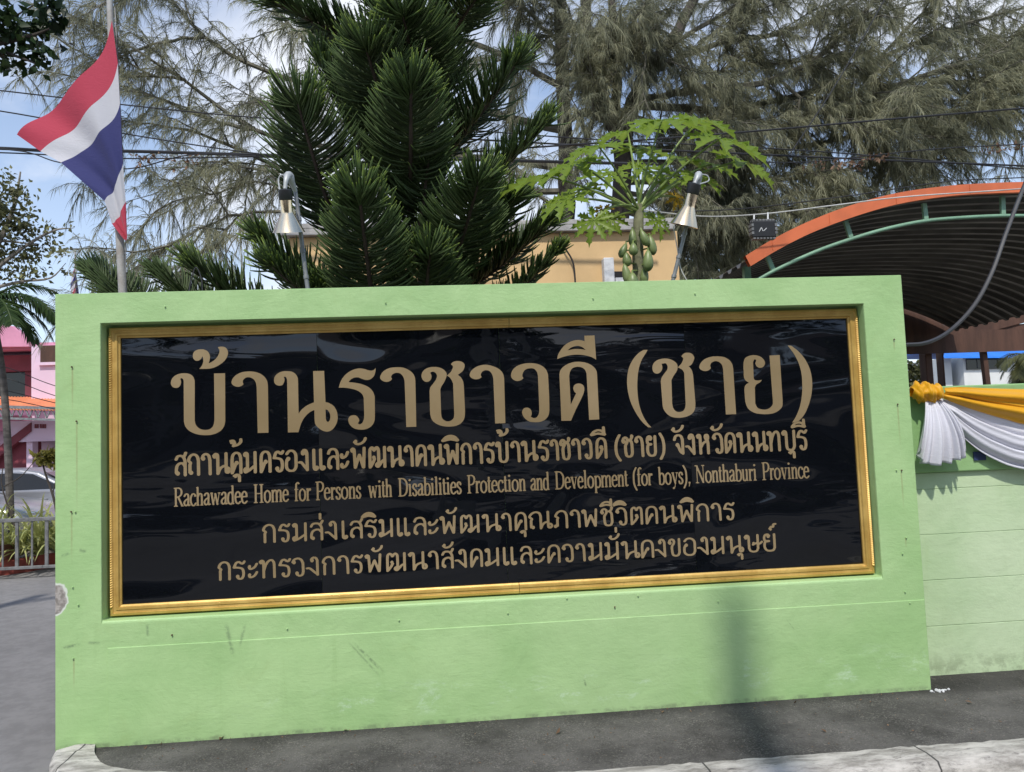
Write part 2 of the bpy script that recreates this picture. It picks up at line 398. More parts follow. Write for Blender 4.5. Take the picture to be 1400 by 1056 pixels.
M_tan = mat('tan_vinyl_letter', (0.42, 0.305, 0.155), 0.32, 0.5, 0.10, 1.0, second=(0.52, 0.39, 0.22))
FR0, FR1 = 0.262, W_ - 0.27                            # outer frame edges on the recess back
YF = 0.066
fa = U(150, 448, YF); fb = U(1173, 422, YF); fc = U(1195, 783, YF); fd = U(149, 845, YF)
FX0 = (fa.x + fd.x) / 2; FX1 = (fb.x + fc.x) / 2; FZ1 = (fa.z + fb.z) / 2; FZ0 = (fc.z + fd.z) / 2
FX1 = min(FX1, OX1 - 0.006); FZ1 = min(FZ1, OZ1 - 0.004); FZ0 = max(FZ0, OZ0 + 0.003); FX0 = max(FX0, OX0 + 0.008)
FW = 0.056
def build_board():
    # moulded profile: (inward distance, height above the recess back)
    prof = [(0, 0), (0, .030), (.004, .036), (.016, .038), (.018, .033), (.030, .031), (.033, .036), (.044, .035), (.048, .026), (.056, .022), (.056, .0)]
    def rail(p, q, nx, nz, split=None):
        ends = []
        for e, sgn in ((p, 1), (q, -1)):
            d = Vector((q[0] - p[0], q[1] - p[1])).normalized()
            ends.append([(e[0] + nx * a + sgn * d.x * a, REC - 0.001 - h, e[1] + nz * a + sgn * d.y * a) for a, h in prof])
        n = len(prof); b = MB()
        def piece(A, B):
            b.add(A + B, [(i, (i + 1) % n, n + (i + 1) % n, n + i) for i in range(n)] + [tuple(range(n)), tuple(range(2 * n - 1, n - 1, -1))])
        if split is None: piece(*ends)
        else:
            lerp = lambda t: [tuple(np.array(s) * (1 - t) + np.array(e) * t) for s, e in zip(*ends)]
            piece(ends[0], lerp(split - .0004)); piece(lerp(split + .0004), ends[1])
        r = b.build('frame_rail', M_gold, sign_board, smooth=True, angle=25)
        return r
    c = [(FX0, FZ0), (FX1, FZ0), (FX1, FZ1), (FX0, FZ1)]
    rail(c[0], c[1], 0, 1, 0.515); rail(c[2], c[3], 0, -1, 0.485)
    for rl, x in ((rail(c[3], c[0], 1, 0), FX0), (rail(c[1], c[2], -1, 0), FX1)):     # rope beading on the upright rails
        b = MB(); sx = 1 if x == FX0 else -1; z = FZ0 + .05
        while z < FZ1 - .05:
            b.tube([(x + sx * .003, REC - .037, z - .006), (x + sx * .008, REC - .042, z), (x + sx * .015, REC - .037, z + .006)], [.0035, .0055, .0035], 6)
            z += .0125
        b.build('beading', M_gold, rl, smooth=True)
    # acrylic sheets with hairline joints
    seams = [FX0 + FW - .004] + [U(435, 560, .085).x, U(689, 640, .085).x, U(941, 560, .085).x] + [FX1 - FW + .004]
    tilt = [(.004, .0), (-.003, .0015), (.003, -.001), (-.002, .001)]
    for k in range(4):
        b = MB(); b.box((seams[k] + .0009, .0880, FZ0 + FW - .004), (seams[k + 1] - .0009, .0985, FZ1 - FW + .004))
        s = b.build('acrylic_sheet', M_board, sign_board)
build_board()
YL = 0.0868                                             # lettering plane, just proud of the acrylic
def flat_letter(name, outlines, parent):
    """outlines in wall metres: outer first, then holes"""
    polys = [[Vector((x, z, 0)) for x, z in o] for o in outlines]
    tri = geometry.tessellate_polygon(polys); pts = [p for o in outlines for p in o]
    bm = bmesh.new(); vs = [bm.verts.new((x, YL, z)) for x, z in pts]
    for t in tri:
        try: bm.faces.new([vs[i] for i in t])
        except ValueError: pass
    bmesh.ops.recalc_face_normals(bm, faces=bm.faces[:])
    for f in bm.faces:
        if f.normal.y > 0: f.normal_flip()
    me = bpy.data.meshes.new(name); bm.to_mesh(me); bm.free(); me.materials.append(M_tan)
    o = bpy.data.objects.new(name, me); COL.objects.link(o); o.parent = parent
    o.matrix_parent_inverse = Matrix.Translation(-parent.location)
    return o
ZA = (220, 440, 220 / 1400); ZB = (440, 440, 220 / 1400); ZC = (660, 440, 220 / 1400); ZD = (840, 440, 0.2)
TITLE = [
 (ZA, ["278,305 285,268 310,248 345,241 380,244 410,262 427,300 424,335 415,362! 440,352 475,325 500,290 510,255 505,238 494,222! 530,217 565,228 583,260 578,300 558,335 525,365 480,392 430,408 395,411! 333,411! 355,385 368,350 367,320 360,300! 350,322 330,338 305,340 286,326"]),
 (ZA, ["86,535 95,500 120,472 160,454 205,449 250,456 280,478 294,515! 294,860! 302,893 322,920 352,937 390,942 425,935 450,914 462,882 466,850! 464,600! 462,451! 558,449! 559,600! 560,860! 553,900 530,940 490,968 440,984 390,988 330,983 280,968 240,945 212,910 200,870! 199,700! 198,520! 194,502 180,492 167,497! 175,515 172,545 155,570 130,577 105,570 90,552"]),
 (ZA, ["614,530 625,495 655,464 700,442 760,433 820,438 870,456 905,485 925,520 931,560! 936,966! 842,969! 833,570! 825,530 805,500 770,484 740,487 718,505 712,525 719,544! 705,557 675,567 645,562 622,548"]),
 (ZA, ["984,515 990,480 1015,452 1055,434 1100,431 1145,438 1175,460 1190,490 1193,520! 1198,798! 1225,765 1270,730 1332,702! 1324,430! 1420,428! 1432,700! 1460,707 1500,732 1528,775 1538,830 1530,880 1505,925 1475,950 1440,957 1400,945 1368,922 1345,895 1337,860! 1335,768! 1300,785 1265,815 1235,855 1215,900 1203,940 1196,962! 1105,964! 1098,520! 1093,490 1080,478 1068,482! 1076,500 1070,530 1055,552 1025,557 1000,547 988,532",
       "1432,764! 1448,768 1468,795 1474,830 1466,862 1452,872 1440,862 1434,840!"]),
 (ZB, ["147,575! 160,530 185,485 225,445 275,418 325,407 370,412 410,424 440,425 458,415 468,402! 465,440 450,478 420,502 390,508 350,498 315,485 280,488 250,505 232,526! 290,532 350,545 410,572 445,610 460,650! 462,820! 456,870 430,910 385,935 335,940 285,930 250,905 232,870 231,845 245,823 275,814 302,820 322,845 325,865 312,885! 330,893 352,880 365,850 369,815! 364,660! 350,630 310,600 250,582 200,575"]),
 (ZB, ["507,485 517,455 545,425 590,404 645,397 705,400 755,420 790,448 808,480 814,515! 822,914! 735,917! 720,515! 708,480 685,453 655,445 625,452 607,468 604,485 612,498! 595,515 565,525 535,518 513,502"]),
 (ZB, ["867,475 875,440 905,410 950,396 1000,395 1045,408 1075,432 1087,460 1080,490 1062,530 1040,565 1031,590! 1038,800! 1045,835 1065,858 1092,868 1125,860 1147,838 1152,800! 1142,540! 1130,510 1112,485 1089,469! 1115,445 1135,415 1140,388 1123,370! 1140,352 1175,343 1215,348 1240,370 1240,400 1225,430 1183,463! 1210,485 1227,515 1235,550! 1246,780! 1240,840 1215,880 1170,905 1110,913 1050,908 1000,890 962,860 945,815 941,760! 937,600! 945,570 972,535 995,500 1001,468 988,444 965,435 942,444! 953,465 952,495 935,518 905,524 880,508"]),
 (ZB, ["1286,462 1297,432 1330,402 1375,382 1430,375 1490,388 1545,415 1575,450 1586,490! 1597,883! 1508,886! 1492,495! 1480,455 1455,428 1425,423 1400,432 1385,452 1384,470 1391,482! 1372,496 1335,502 1305,492 1290,478"]),
 (ZC, ["246,465 258,425 290,392 340,370 405,361 470,367 520,388 552,420 568,460! 578,650! 580,770! 572,815 545,850 505,870 450,875 405,868 365,840 345,805 343,780 358,755 385,748 410,757 424,780 425,810 417,825! 440,838 465,835 482,815 492,785! 490,700! 480,470! 470,435 445,410 410,406 372,417 350,445 345,475 354,492! 335,508 305,517 275,510 252,490"]),
 (ZC, ["684,863! 678,700! 667,460! 675,425 705,390 760,360 830,349 900,358 955,385 988,425 995,465! 1014,850! 926,855! 903,450! 890,420 865,400 835,393 800,397 775,410 760,435 752,470! 766,722! 800,650! 812,625! 795,605 788,580 795,555 820,540 850,540 875,555 884,585 878,620 860,665! 810,765! 768,862!"]),
 (ZC, ["648,325! 655,290 680,245 720,200 770,172 820,160 860,163 886,170! 884,122! 972,120! 980,230! 987,331! 950,310 890,293 820,287 750,294 690,310", "738,250! 765,228 800,214 830,211 865,222 897,247! 860,240 800,238"]),
 (ZD, ["227,193! 215,215 185,265 165,330 157,410 158,480 168,560 190,630 220,685 253,723! 230,722! 190,685 145,620 110,545 90,460 87,390 98,320 125,262 165,215 200,193!"]),
 (ZD, ["260,325 265,290 290,265 330,253 370,254 405,268 428,290 432,315 425,340 405,370 390,400! 395,560! 402,590 420,612 445,618 470,610 483,590 487,560! 477,350! 465,330 433,312! 455,290 468,265 470,250 457,236! 475,218 500,212 530,220 546,245 540,270 525,295 508,305! 528,330 538,365! 554,560! 550,600 530,630 490,650 430,657 385,648 350,620 332,585 328,550! 317,410! 322,385 345,350 362,325 362,300 350,285 322,288! 328,310 322,335 305,352 285,355 268,345"]),
 (ZD, ["580,310 590,283 615,258 655,242 700,237 750,243 785,262 805,290 812,320! 832,632! 762,635! 743,325! 735,295 715,276 690,270 665,280 655,300 660,318! 645,332 620,338 598,332 584,322"]),
 (ZD, ["882,310 885,270 895,248 925,233 960,229 995,238 1020,258 1030,285 1018,308 995,316 972,305 963,285! 970,262! 957,258 948,275! 952,385! 958,397 980,402 1008,398! 995,415 970,430 960,450! 963,560! 980,590 1010,600 1040,600 1065,588 1082,565 1083,540! 1060,232! 1130,228! 1150,540! 1147,580 1120,610 1080,628 1010,632 955,622 915,595 897,555 892,520! 890,450 900,430 920,418! 895,400 885,375 884,340!"]),
 (ZD, ["1185,163! 1210,165! 1260,205 1305,260 1338,330 1352,410 1348,490 1328,570 1295,640 1250,685 1215,690! 1240,650 1268,580 1282,500 1284,420 1278,350 1262,290 1230,225"]),
]
def parse(s, zone):
    pts, cor = [], set()
    for i, w in enumerate(s.split()):
        if w.endswith('!'): cor.add(i); w = w[:-1]
        x, y = map(float, w.split(',')); pts.append((zone[0] + x * zone[2], zone[1] + y * zone[2]))
    out = crv(pts, 5, True, cor); res = []
    for x, y in out:
        p = U(x, y, YL); res.append((p.x, p.z))
    return res
title = thing('title_tmp', None, None); bpy.data.objects.remove(title)
for zone, outl in TITLE:
    flat_letter('letter', [parse(s, zone) for s in outl], sign_board)

# --- small lines: stroke lettering drawn with a flat nib, outlined by marching squares
def S(*p): return ('s', p, False)
def L_(*p): return ('s', p, True)
def B(x, y, r=.105): return ('b', (x, y, r))
ARCH = ((.12, .6), (.17, .84), (.33, .97), (.55, .99), (.76, .93), (.88, .78), (.9, .6))
TH = {
 'ก': [L_((.14, 0), (.14, .5)), S((.14, .5), (.2, .6), (.03, .7), (.15, .9), (.45, 1.0), (.75, .93), (.88, .75), (.9, .6)), L_((.9, .62), (.9, 0))],
 'ถ': [L_((.14, .12), (.14, .5)), B(.24, .11), S((.14, .5), (.2, .6), (.03, .7), (.15, .9), (.45, 1.0), (.75, .93), (.88, .75), (.9, .6)), L_((.9, .62), (.9, 0))],
 'ภ': [L_((.26, .12), (.26, .5)), B(.12, .1), S((.26, .5), (.3, .6), (.15, .7), (.27, .9), (.52, 1.0), (.78, .93), (.88, .75), (.9, .6)), L_((.9, .62), (.9, 0))],
 'า': [B(.2, .78), S((.1, .8), (.22, .94), (.5, 1), (.76, .9), (.86, .68)), L_((.86, .7), (.88, 0))],
 'น': [B(.1, .86), S((.05, .9), (.15, .98), (.26, .95), (.29, .8)), L_((.29, .85), (.29, 0)), S((.3, .02), (.42, .25), (.6, .36), (.78, .4)), L_((.78, 1), (.78, .16)), S((.78, .2), (.8, .06), (.9, .05), (.96, .16), (.9, .28), (.8, .28))],
 'ค': [L_((.1, 0), (.1, .6)), S((.1, .6), (.16, .85), (.32, .97), (.52, 1), (.74, .95), (.87, .8), (.9, .6)), L_((.9, .6), (.9, 0)), S((.12, .02), (.3, .26), (.42, .44)), B(.52, .5)],
 'ด': [L_((.1, 0), (.1, .6)), S((.1, .6), (.16, .85), (.32, .97), (.52, 1), (.74, .95), (.87, .8), (.9, .6)), L_((.9, .6), (.9, 0)), S((.14, .02), (.4, .22), (.58, .46)), B(.5, .54)],
 'ต': [L_((.1, 0), (.1, .7)), S((.1, .7), (.15, .92), (.3, 1), (.42, .95), (.5, .84), (.6, .95), (.74, 1), (.86, .92), (.9, .7)), L_((.9, .7), (.9, 0)), S((.14, .02), (.4, .22), (.58, .42)), B(.5, .5)],
 'ม': [B(.1, .88), S((.05, .92), (.14, .98), (.24, .94), (.26, .8)), L_((.26, .85), (.26, .12)), S((.26, .1), (.16, .22), (.05, .16), (.1, .02), (.22, .05), (.45, .14), (.66, .26), (.82, .34)), L_((.84, 1), (.84, 0))],
 'ร': [S((.95, .99), (.84, .88), (.7, .88), (.5, .97), (.28, .93), (.08, .66)), S((.08, .66), (.5, .64), (.78, .56), (.86, .42), (.86, .2), (.76, .04), (.55, 0), (.4, .05)), B(.38, .14)],
 'อ': [B(.24, .6), S((.14, .56), (.08, .4), (.1, .15), (.3, .02), (.5, 0), (.74, .03), (.9, .18), (.92, .5), (.9, .8), (.74, .95), (.5, 1), (.28, .96), (.12, .84))],
 'ง': [B(.42, .84), S((.36, .9), (.5, 1), (.7, .98), (.8, .84)), L_((.8, .86), (.82, 0)), S((.8, .04), (.6, .16), (.4, .3), (.22, .4), (.04, .4))],
 'เ': [L_((.38, 1), (.38, .2)), S((.38, .22), (.4, .06), (.58, .0), (.76, .04)), B(.72, .1)],
 'แ': [L_((.16, 1), (.16, .2)), S((.16, .22), (.18, .06), (.27, .0), (.37, .04)), B(.36, .1), L_((.64, 1), (.64, .2)), S((.64, .22), (.66, .06), (.76, .0), (.86, .04)), B(.84, .1)],
 'ล': [S((.1, .78), (.22, .94), (.48, 1), (.76, .94), (.88, .75), (.9, .6)), L_((.9, .65), (.9, 0)), S((.9, .44), (.72, .6), (.45, .62), (.2, .5), (.12, .3), (.12, .12)), B(.24, .1)],
 'ส': [S((.1, .78), (.22, .92), (.48, .96), (.74, .9), (.88, .72), (.9, .6)), L_((.9, .65), (.9, 0)), S((.9, .42), (.72, .57), (.45, .59), (.2, .48), (.12, .3), (.12, .12)), B(.24, .1), S((.74, .88), (.86, .96), (.96, 1.1))],
 'ะ': [B(.2, .68, .09), S((.14, .66), (.22, .55), (.5, .56), (.75, .66), (.92, .82)), B(.2, .2, .09), S((.14, .18), (.22, .07), (.5, .08), (.75, .18), (.92, .34))],
 'พ': [B(.08, .88), S((.03, .92), (.11, .98), (.19, .93), (.2, .8)), L_((.2, .85), (.25, .02)), L_((.25, .02), (.53, .66)), L_((.53, .66), (.78, .02)), L_((.8, .02), (.86, 1))],
 'ฒ': [L_((.08, 0), (.08, .72)), S((.08, .7), (.11, .92), (.2, 1), (.28, .95), (.33, .84), (.4, .95), (.48, 1), (.56, .92), (.58, .7)), L_((.58, .72), (.58, .14)), S((.58, .1), (.5, .2), (.44, .1), (.52, .02), (.62, .1), (.78, .3), (.92, .38)), L_((.92, 1), (.92, 0)), S((.1, .02), (.24, .22), (.34, .42)), B(.3, .5, .09)],
 'ณ': [B(.16, .1), L_((.08, .1), (.08, .5)), S((.08, .5), (.12, .6), (.02, .72), (.12, .92), (.28, 1), (.44, .94), (.5, .74)), L_((.5, .76), (.5, .02)), S((.5, .02), (.58, .24), (.68, .36), (.82, .4)), L_((.82, 1), (.82, .16)), S((.82, .2), (.84, .06), (.92, .05), (.98, .16), (.92, .27), (.84, .27))],
 'บ': [B(.1, .86), S((.04, .9), (.14, .99), (.26, .96), (.3, .8)), L_((.3, .84), (.3, .2)), S((.3, .22), (.36, .06), (.55, 0), (.78, .04), (.88, .2)), L_((.88, .18), (.88, 1))],
 'ข': [B(.14, .78), S((.06, .8), (.14, .94), (.32, .99), (.46, .9), (.44, .74), (.3, .58), (.28, .4)), L_((.28, .44), (.3, .2)), S((.3, .22), (.36, .06), (.55, 0), (.78, .04), (.88, .2)), L_((.88, .18), (.88, 1))],
 'ช': [B(.14, .78), S((.06, .8), (.14, .94), (.32, .99), (.46, .9), (.44, .74), (.3, .58), (.28, .4)), L_((.28, .44), (.3, .2)), S((.3, .22), (.36, .06), (.55, 0), (.78, .04), (.88, .2)), L_((.88, .18), (.86, .66)), S((.86, .66), (.8, .78), (.66, .84), (.82, .92), (.9, 1.06)), B(.86, 1.06, .08)],
 'ว': [B(.18, .78), S((.08, .8), (.2, .94), (.48, 1), (.74, .92), (.87, .72)), L_((.87, .74), (.89, .22)), S((.89, .24), (.82, .06), (.62, 0), (.42, .05)), B(.4, .15)],
 'ย': [B(.42, .88), S((.5, .92), (.38, 1), (.2, .97), (.11, .8), (.16, .64), (.46, .6)), S((.46, .58), (.18, .54), (.12, .4), (.14, .18), (.3, .03), (.55, 0), (.78, .04), (.88, .2)), L_((.88, .18), (.88, 1))],
 'จ': [S((.08, .76), (.2, .94), (.48, 1), (.74, .94), (.86, .76)), L_((.86, .78), (.86, .04)), S((.86, .04), (.66, .14), (.52, .3), (.44, .46)), B(.36, .5)],
 'ห': [B(.1, .88), S((.04, .92), (.13, .98), (.23, .94), (.25, .8)), L_((.25, .85), (.25, 0)), S((.26, .3), (.45, .52), (.7, .64), (.84, .78), (.8, .95), (.66, .94), (.66, .78), (.8, .66), (.84, .5)), L_((.84, .54), (.84, 0))],
 'ท': [B(.08, .88), S((.03, .92), (.12, .98), (.22, .94), (.24, .8)), L_((.24, .85), (.24, 0)), S((.25, .4), (.36, .7), (.52, .92), (.72, .99), (.85, .85), (.87, .66)), L_((.87, .7), (.88, 0))],
 'ษ': [B(.09, .86), S((.04, .9), (.12, .99), (.22, .96), (.25, .8)), L_((.25, .84), (.25, .2)), S((.25, .22), (.32, .06), (.48, 0), (.68, .04), (.76, .2)), L_((.76, .18), (.76, 1)), B(.52, .5, .09), S((.48, .42), (.66, .5), (.85, .46), (1.0, .58))],
 '(': [S((.75, 1.12), (.4, .85), (.25, .5), (.35, .12), (.75, -.18))],
 ')': [S((.25, 1.12), (.6, .85), (.75, .5), (.65, .12), (.25, -.18))],
}
MK = {                                                   # marks, in heights, x measured from the letter's right edge
 'ั': [B(-.46, 1.34, .085), S((-.52, 1.3), (-.4, 1.2), (-.2, 1.22), (-.02, 1.36), (.03, 1.48))],
 '้': [B(-.42, 1.52, .085), S((-.46, 1.6), (-.34, 1.6), (-.28, 1.48), (-.34, 1.34)), S((-.34, 1.34), (-.12, 1.4), (.02, 1.54), (.02, 1.66))],
 'ิ': [S((-.78, 1.2), (-.6, 1.37), (-.38, 1.43), (-.16, 1.36), (-.02, 1.2)), S((-.76, 1.18), (-.4, 1.25), (-.04, 1.18)), S((-.7, 1.24), (-.4, 1.33), (-.1, 1.24))],
 'ี': [S((-.72, 1.2), (-.56, 1.36), (-.34, 1.42), (-.14, 1.36), (-.02, 1.2)), S((-.7, 1.18), (-.36, 1.25), (-.04, 1.18)), L_((-.05, 1.2), (-.07, 1.56))],
 'ุ': [B(-.26, -.16, .08), S((-.32, -.13), (-.2, -.08), (-.09, -.12), (-.07, -.24)), L_((-.07, -.2), (-.07, -.4))],
 '่': [L_((-.1, 1.22), (-.1, 1.5))],
 '่u': [L_((-.12, 1.62), (-.12, 1.86))],
 '์': [B(-.24, 1.3, .08), S((-.3, 1.34), (-.2, 1.46), (-.08, 1.44), (-.04, 1.6), (.08, 1.62))],
}
def sl(x0, x1, y): return ('t', (x0, x1, y))            # a thin serif
def st(x, y0, y1): return ('k', (x, y0, y1))            # a stem
X = .66                                                  # x-height; widths of the Latin letters in cap heights
LA = {
 'a': (.44, [('s', ((.08, .52), (.14, .62), (.26, .65), (.33, .58), (.33, .1)), False), ('s', ((.33, .1), (.36, .03), (.44, .05)), False), ('s', ((.33, .4), (.14, .3), (.06, .16), (.14, .03), (.25, .05), (.33, .14)), False)]),
 'b': (.50, [st(.12, 0, 1), sl(.03, .12, .97), ('s', ((.12, .5), (.24, .64), (.38, .6), (.46, .35), (.4, .08), (.26, .0), (.12, .06)), False)]),
 'c': (.42, [('s', ((.38, .52), (.3, .63), (.18, .63), (.07, .45), (.07, .2), (.18, .02), (.3, .02), (.4, .14)), False), ('b', (.35, .52, .045))]),
 'd': (.50, [st(.38, 0, 1), sl(.29, .38, .97), sl(.38, .47, .02), ('s', ((.38, .5), (.28, .64), (.14, .6), (.06, .35), (.1, .08), (.24, .0), (.38, .08)), False)]),
 'e': (.44, [('s', ((.07, .37), (.39, .37)), True), ('s', ((.39, .37), (.36, .56), (.23, .65), (.1, .54), (.06, .3), (.12, .08), (.25, .01), (.4, .12)), False)]),
 'f': (.32, [st(.14, 0, .78), sl(.04, .26, .02), sl(.03, .28, X - .03), ('s', ((.14, .75), (.17, .94), (.27, 1.0), (.33, .94)), False)]),
 'h': (.50, [st(.11, 0, 1), sl(.03, .11, .97), sl(.03, .2, .02), st(.39, 0, .45), sl(.3, .48, .02), ('s', ((.12, .48), (.24, .64), (.36, .61), (.39, .42)), False)]),
 'i': (.28, [st(.14, 0, X), sl(.04, .14, X - .03), sl(.04, .24, .02), ('b', (.13, .87, .065))]),
 'l': (.28, [st(.14, 0, 1), sl(.04, .14, .97), sl(.04, .24, .02)]),
 'm': (.78, [st(.11, 0, X), sl(.03, .11, X - .03), sl(.03, .2, .02), st(.39, 0, .45), sl(.3, .48, .02), st(.67, 0, .45), sl(.58, .76, .02), ('s', ((.12, .48), (.24, .64), (.36, .61), (.39, .42)), False), ('s', ((.4, .48), (.52, .64), (.64, .61), (.67, .42)), False)]),
 'n': (.50, [st(.11, 0, X), sl(.03, .11, X - .03), sl(.03, .2, .02), st(.39, 0, .45), sl(.3, .48, .02), ('s', ((.12, .48), (.24, .64), (.36, .61), (.39, .42)), False)]),
 'o': (.50, [('s', ((.25, .65), (.1, .54), (.06, .33), (.1, .11), (.25, .0), (.4, .11), (.44, .33), (.4, .54), (.25, .65)), False)]),
 'p': (.50, [st(.12, -.28, X), sl(.03, .12, X - .03), sl(.03, .22, -.28), ('s', ((.12, .52), (.24, .64), (.38, .58), (.46, .33), (.4, .06), (.26, .0), (.12, .1)), False)]),
 'r': (.34, [st(.11, 0, X), sl(.03, .11, X - .03), sl(.03, .22, .02), ('s', ((.12, .45), (.2, .62), (.3, .63)), False), ('b', (.3, .58, .05))]),
 's': (.38, [('s', ((.31, .5), (.28, .62), (.17, .65), (.08, .53), (.13, .39), (.27, .28), (.32, .15), (.24, .01), (.11, .03), (.06, .16)), False)]),
 't': (.28, [st(.12, .1, .86), sl(.02, .25, X - .03), ('s', ((.12, .14), (.15, .02), (.26, .06)), False)]),
 'u': (.50, [st(.11, .15, X), sl(.02, .11, X - .03), st(.38, 0, X), sl(.29, .38, X - .03), sl(.38, .47, .02), ('s', ((.11, .2), (.15, .03), (.27, .02), (.38, .15)), False)]),
 'v': (.50, [('s', ((.1, .64), (.27, .02)), True), ('n', ((.27, .02), (.42, .64)), True), sl(.02, .2, X - .03), sl(.32, .48, X - .03)]),
 'w': (.72, [('s', ((.1, .64), (.23, .02)), True), ('n', ((.23, .02), (.36, .6)), True), ('s', ((.36, .6), (.5, .02)), True), ('n', ((.5, .02), (.63, .64)), True), sl(.02, .2, X - .03), sl(.54, .7, X - .03)]),
 'y': (.50, [('s', ((.1, .64), (.27, .04)), True), ('n', ((.43, .64), (.22, -.2)), True), ('b', (.14, -.22, .06)), sl(.02, .2, X - .03), sl(.33, .49, X - .03)]),
 ',': (.25, [('b', (.12, .04, .06)), ('n', ((.15, .02), (.08, -.16)), True)]),
 '(': (.33, [('s', ((.29, 1.02), (.13, .75), (.09, .4), (.13, .05), (.29, -.24)), False)]),
 ')': (.33, [('s', ((.04, 1.02), (.2, .75), (.24, .4), (.2, .05), (.04, -.24)), False)]),
 'R': (.66, [st(.16, 0, 1), sl(.04, .28, .02), sl(.04, .3, .98), ('s', ((.16, .98), (.4, .97), (.53, .86), (.53, .66), (.4, .53), (.17, .5)), False), ('s', ((.32, .5), (.58, .03)), True), sl(.52, .67, .02)]),
 'H': (.72, [st(.16, 0, 1), st(.56, 0, 1), sl(.04, .28, .02), sl(.44, .68, .02), sl(.04, .28, .98), sl(.44, .68, .98), sl(.16, .56, .5)]),
 'P': (.58, [st(.16, 0, 1), sl(.04, .28, .02), sl(.04, .3, .98), ('s', ((.16, .98), (.4, .97), (.52, .86), (.52, .64), (.4, .49), (.17, .47)), False)]),
 'D': (.72, [st(.16, 0, 1), sl(.04, .3, .02), sl(.04, .3, .98), ('s', ((.2, .98), (.45, .94), (.62, .75), (.65, .5), (.6, .22), (.44, .05), (.2, .02)), False)]),
 'N': (.72, [('n', ((.14, 0), (.14, 1)), True), ('s', ((.14, .98), (.58, .02)), True), ('n', ((.6, .02), (.6, 1)), True), sl(.03, .25, .02), sl(.0, .15, .98), sl(.5, .7, .98)]),
}
def raster(strokes, w, nib, vnib, step=0.033, ox=0.0):
    """signed field of nib strokes on a grid in letter heights; w = letter width in heights; returns cell polygons"""
    x0, x1, y0, y1 = -.3, w + .35, -.55, 1.95
    nx, ny = int((x1 - x0) / step) + 1, int((y1 - y0) / step) + 1
    xs = x0 + np.arange(nx) * step; ys = y0 + np.arange(ny) * step
    GX, GY = np.meshgrid(xs, ys); Fd = np.full(GX.shape, 9.0)
    for st_, sx, mode in strokes:
        k = st_[0]
        if k == 'b':
            x, y, r = st_[1]; d = np.hypot(GX - (x * sx if mode else x + ox), GY - y) / r - 1
            Fd = np.minimum(Fd, d); continue
        hx, hy = nib
        if k == 't': xa, xb, y = st_[1]; P = [(xa, y), (xb, y)]; hx, hy = .02, vnib
        elif k == 'k': x, ya, yb = st_[1]; P = [(x, ya + .03), (x, yb - .02)]
        elif k == 'n': P = st_[1]; hx, hy = nib[0] * .42, vnib
        else: P = st_[1] if st_[2] else crv(list(st_[1]), 5)
        Q = [((p[0] * sx if mode else p[0] + ox), p[1]) for p in P]
        for (ax, ay), (bx, by) in zip(Q[:-1], Q[1:]):
            ux, uy = (bx - ax) / hx, (by - ay) / hy; l2 = ux * ux + uy * uy + 1e-12
            px, py = (GX - ax) / hx, (GY - ay) / hy; t = np.clip((px * ux + py * uy) / l2, 0, 1)
            Fd = np.minimum(Fd, np.hypot(px - t * ux, py - t * uy) - 1)
    ins = Fd < 0; polys = []
    c = ins[:-1, :-1].astype(int) + ins[:-1, 1:] + ins[1:, 1:] + ins[1:, :-1]
    for j, i in zip(*np.nonzero((c > 0) & (c < 4))):
        cs = [(j, i), (j, i + 1), (j + 1, i + 1), (j + 1, i)]; pl = []
        for a in range(4):
            p, q = cs[a], cs[(a + 1) % 4]; fp, fq = Fd[p], Fd[q]
            if fp < 0: pl.append((xs[p[1]], ys[p[0]]))
            if (fp < 0) != (fq < 0):
                t = fp / (fp - fq); pl.append((xs[p[1]] + (xs[q[1]] - xs[p[1]]) * t, ys[p[0]] + (ys[q[0]] - ys[p[0]]) * t))
        if len(pl) > 2: polys.append(pl)
    for j in range(ny - 1):
        i = 0
        while i < nx - 1:
            if c[j, i] == 4:
                k = i
                while k < nx - 1 and c[j, k] == 4: k += 1
                polys.append([(xs[i], ys[j]), (xs[k], ys[j]), (xs[k], ys[j + 1]), (xs[i], ys[j + 1])]); i = k
            else: i += 1
    return polys
def line_mesh(name, glyphs, parent):
    """glyphs: (polygons in heights, wall x of the left edge, wall z of the baseline, height)"""
    V, Fc = [], []
    for polys, x, z, h in glyphs:
        for pl in polys:
            o = len(V); V.extend((x + a * h, YL, z + b * h) for a, b in pl); Fc.append(tuple(range(o, o + len(pl))))
    me = bpy.data.meshes.new(name); me.from_pydata(V, [], Fc); me.update(); me.materials.append(M_tan)
    o = bpy.data.objects.new(name, me); COL.objects.link(o); o.parent = parent; o.matrix_parent_inverse = Matrix.Translation(-parent.location)
    return o
e_ = lambda v: 220 + v / 4.6667
f_ = lambda v: 500 + v / 4.6667
g_ = lambda v: 800 + v / 4.375
def thai_line(spec, y0, y1, hpx):
    """spec: (cluster, photo x from, photo x to); baseline pixel y at the line's ends y0 -> y1"""
    xs0, xs1 = spec[0][1], spec[-1][2]; base = U((xs0 + xs1) / 2, (y0 + y1) / 2, YL).z
    h = hpx * PXM(YL) ; out = []
    for cl, a, b in spec:
        mid = y0 + (y1 - y0) * ((a + b) / 2 - xs0) / (xs1 - xs0)
        xa, xb = U(a, mid - 12, YL).x, U(b, mid - 12, YL).x; w = (xb - xa) / h
        strokes = [(s, w, True) for s in TH[cl[0]]]
        marks = list(cl[1:]); up = 'ั' in marks or 'ิ' in marks
        for m in marks:
            key = m + 'u' if m == '่' and up else m
            for s in MK[key]: strokes.append((s, 1, False))
        # blobs in width-scaled letters keep their radius in heights
        out.append((raster(strokes, w, (.078, .054), .03, .033, ox=w - .06), xa, base, h))
    return out
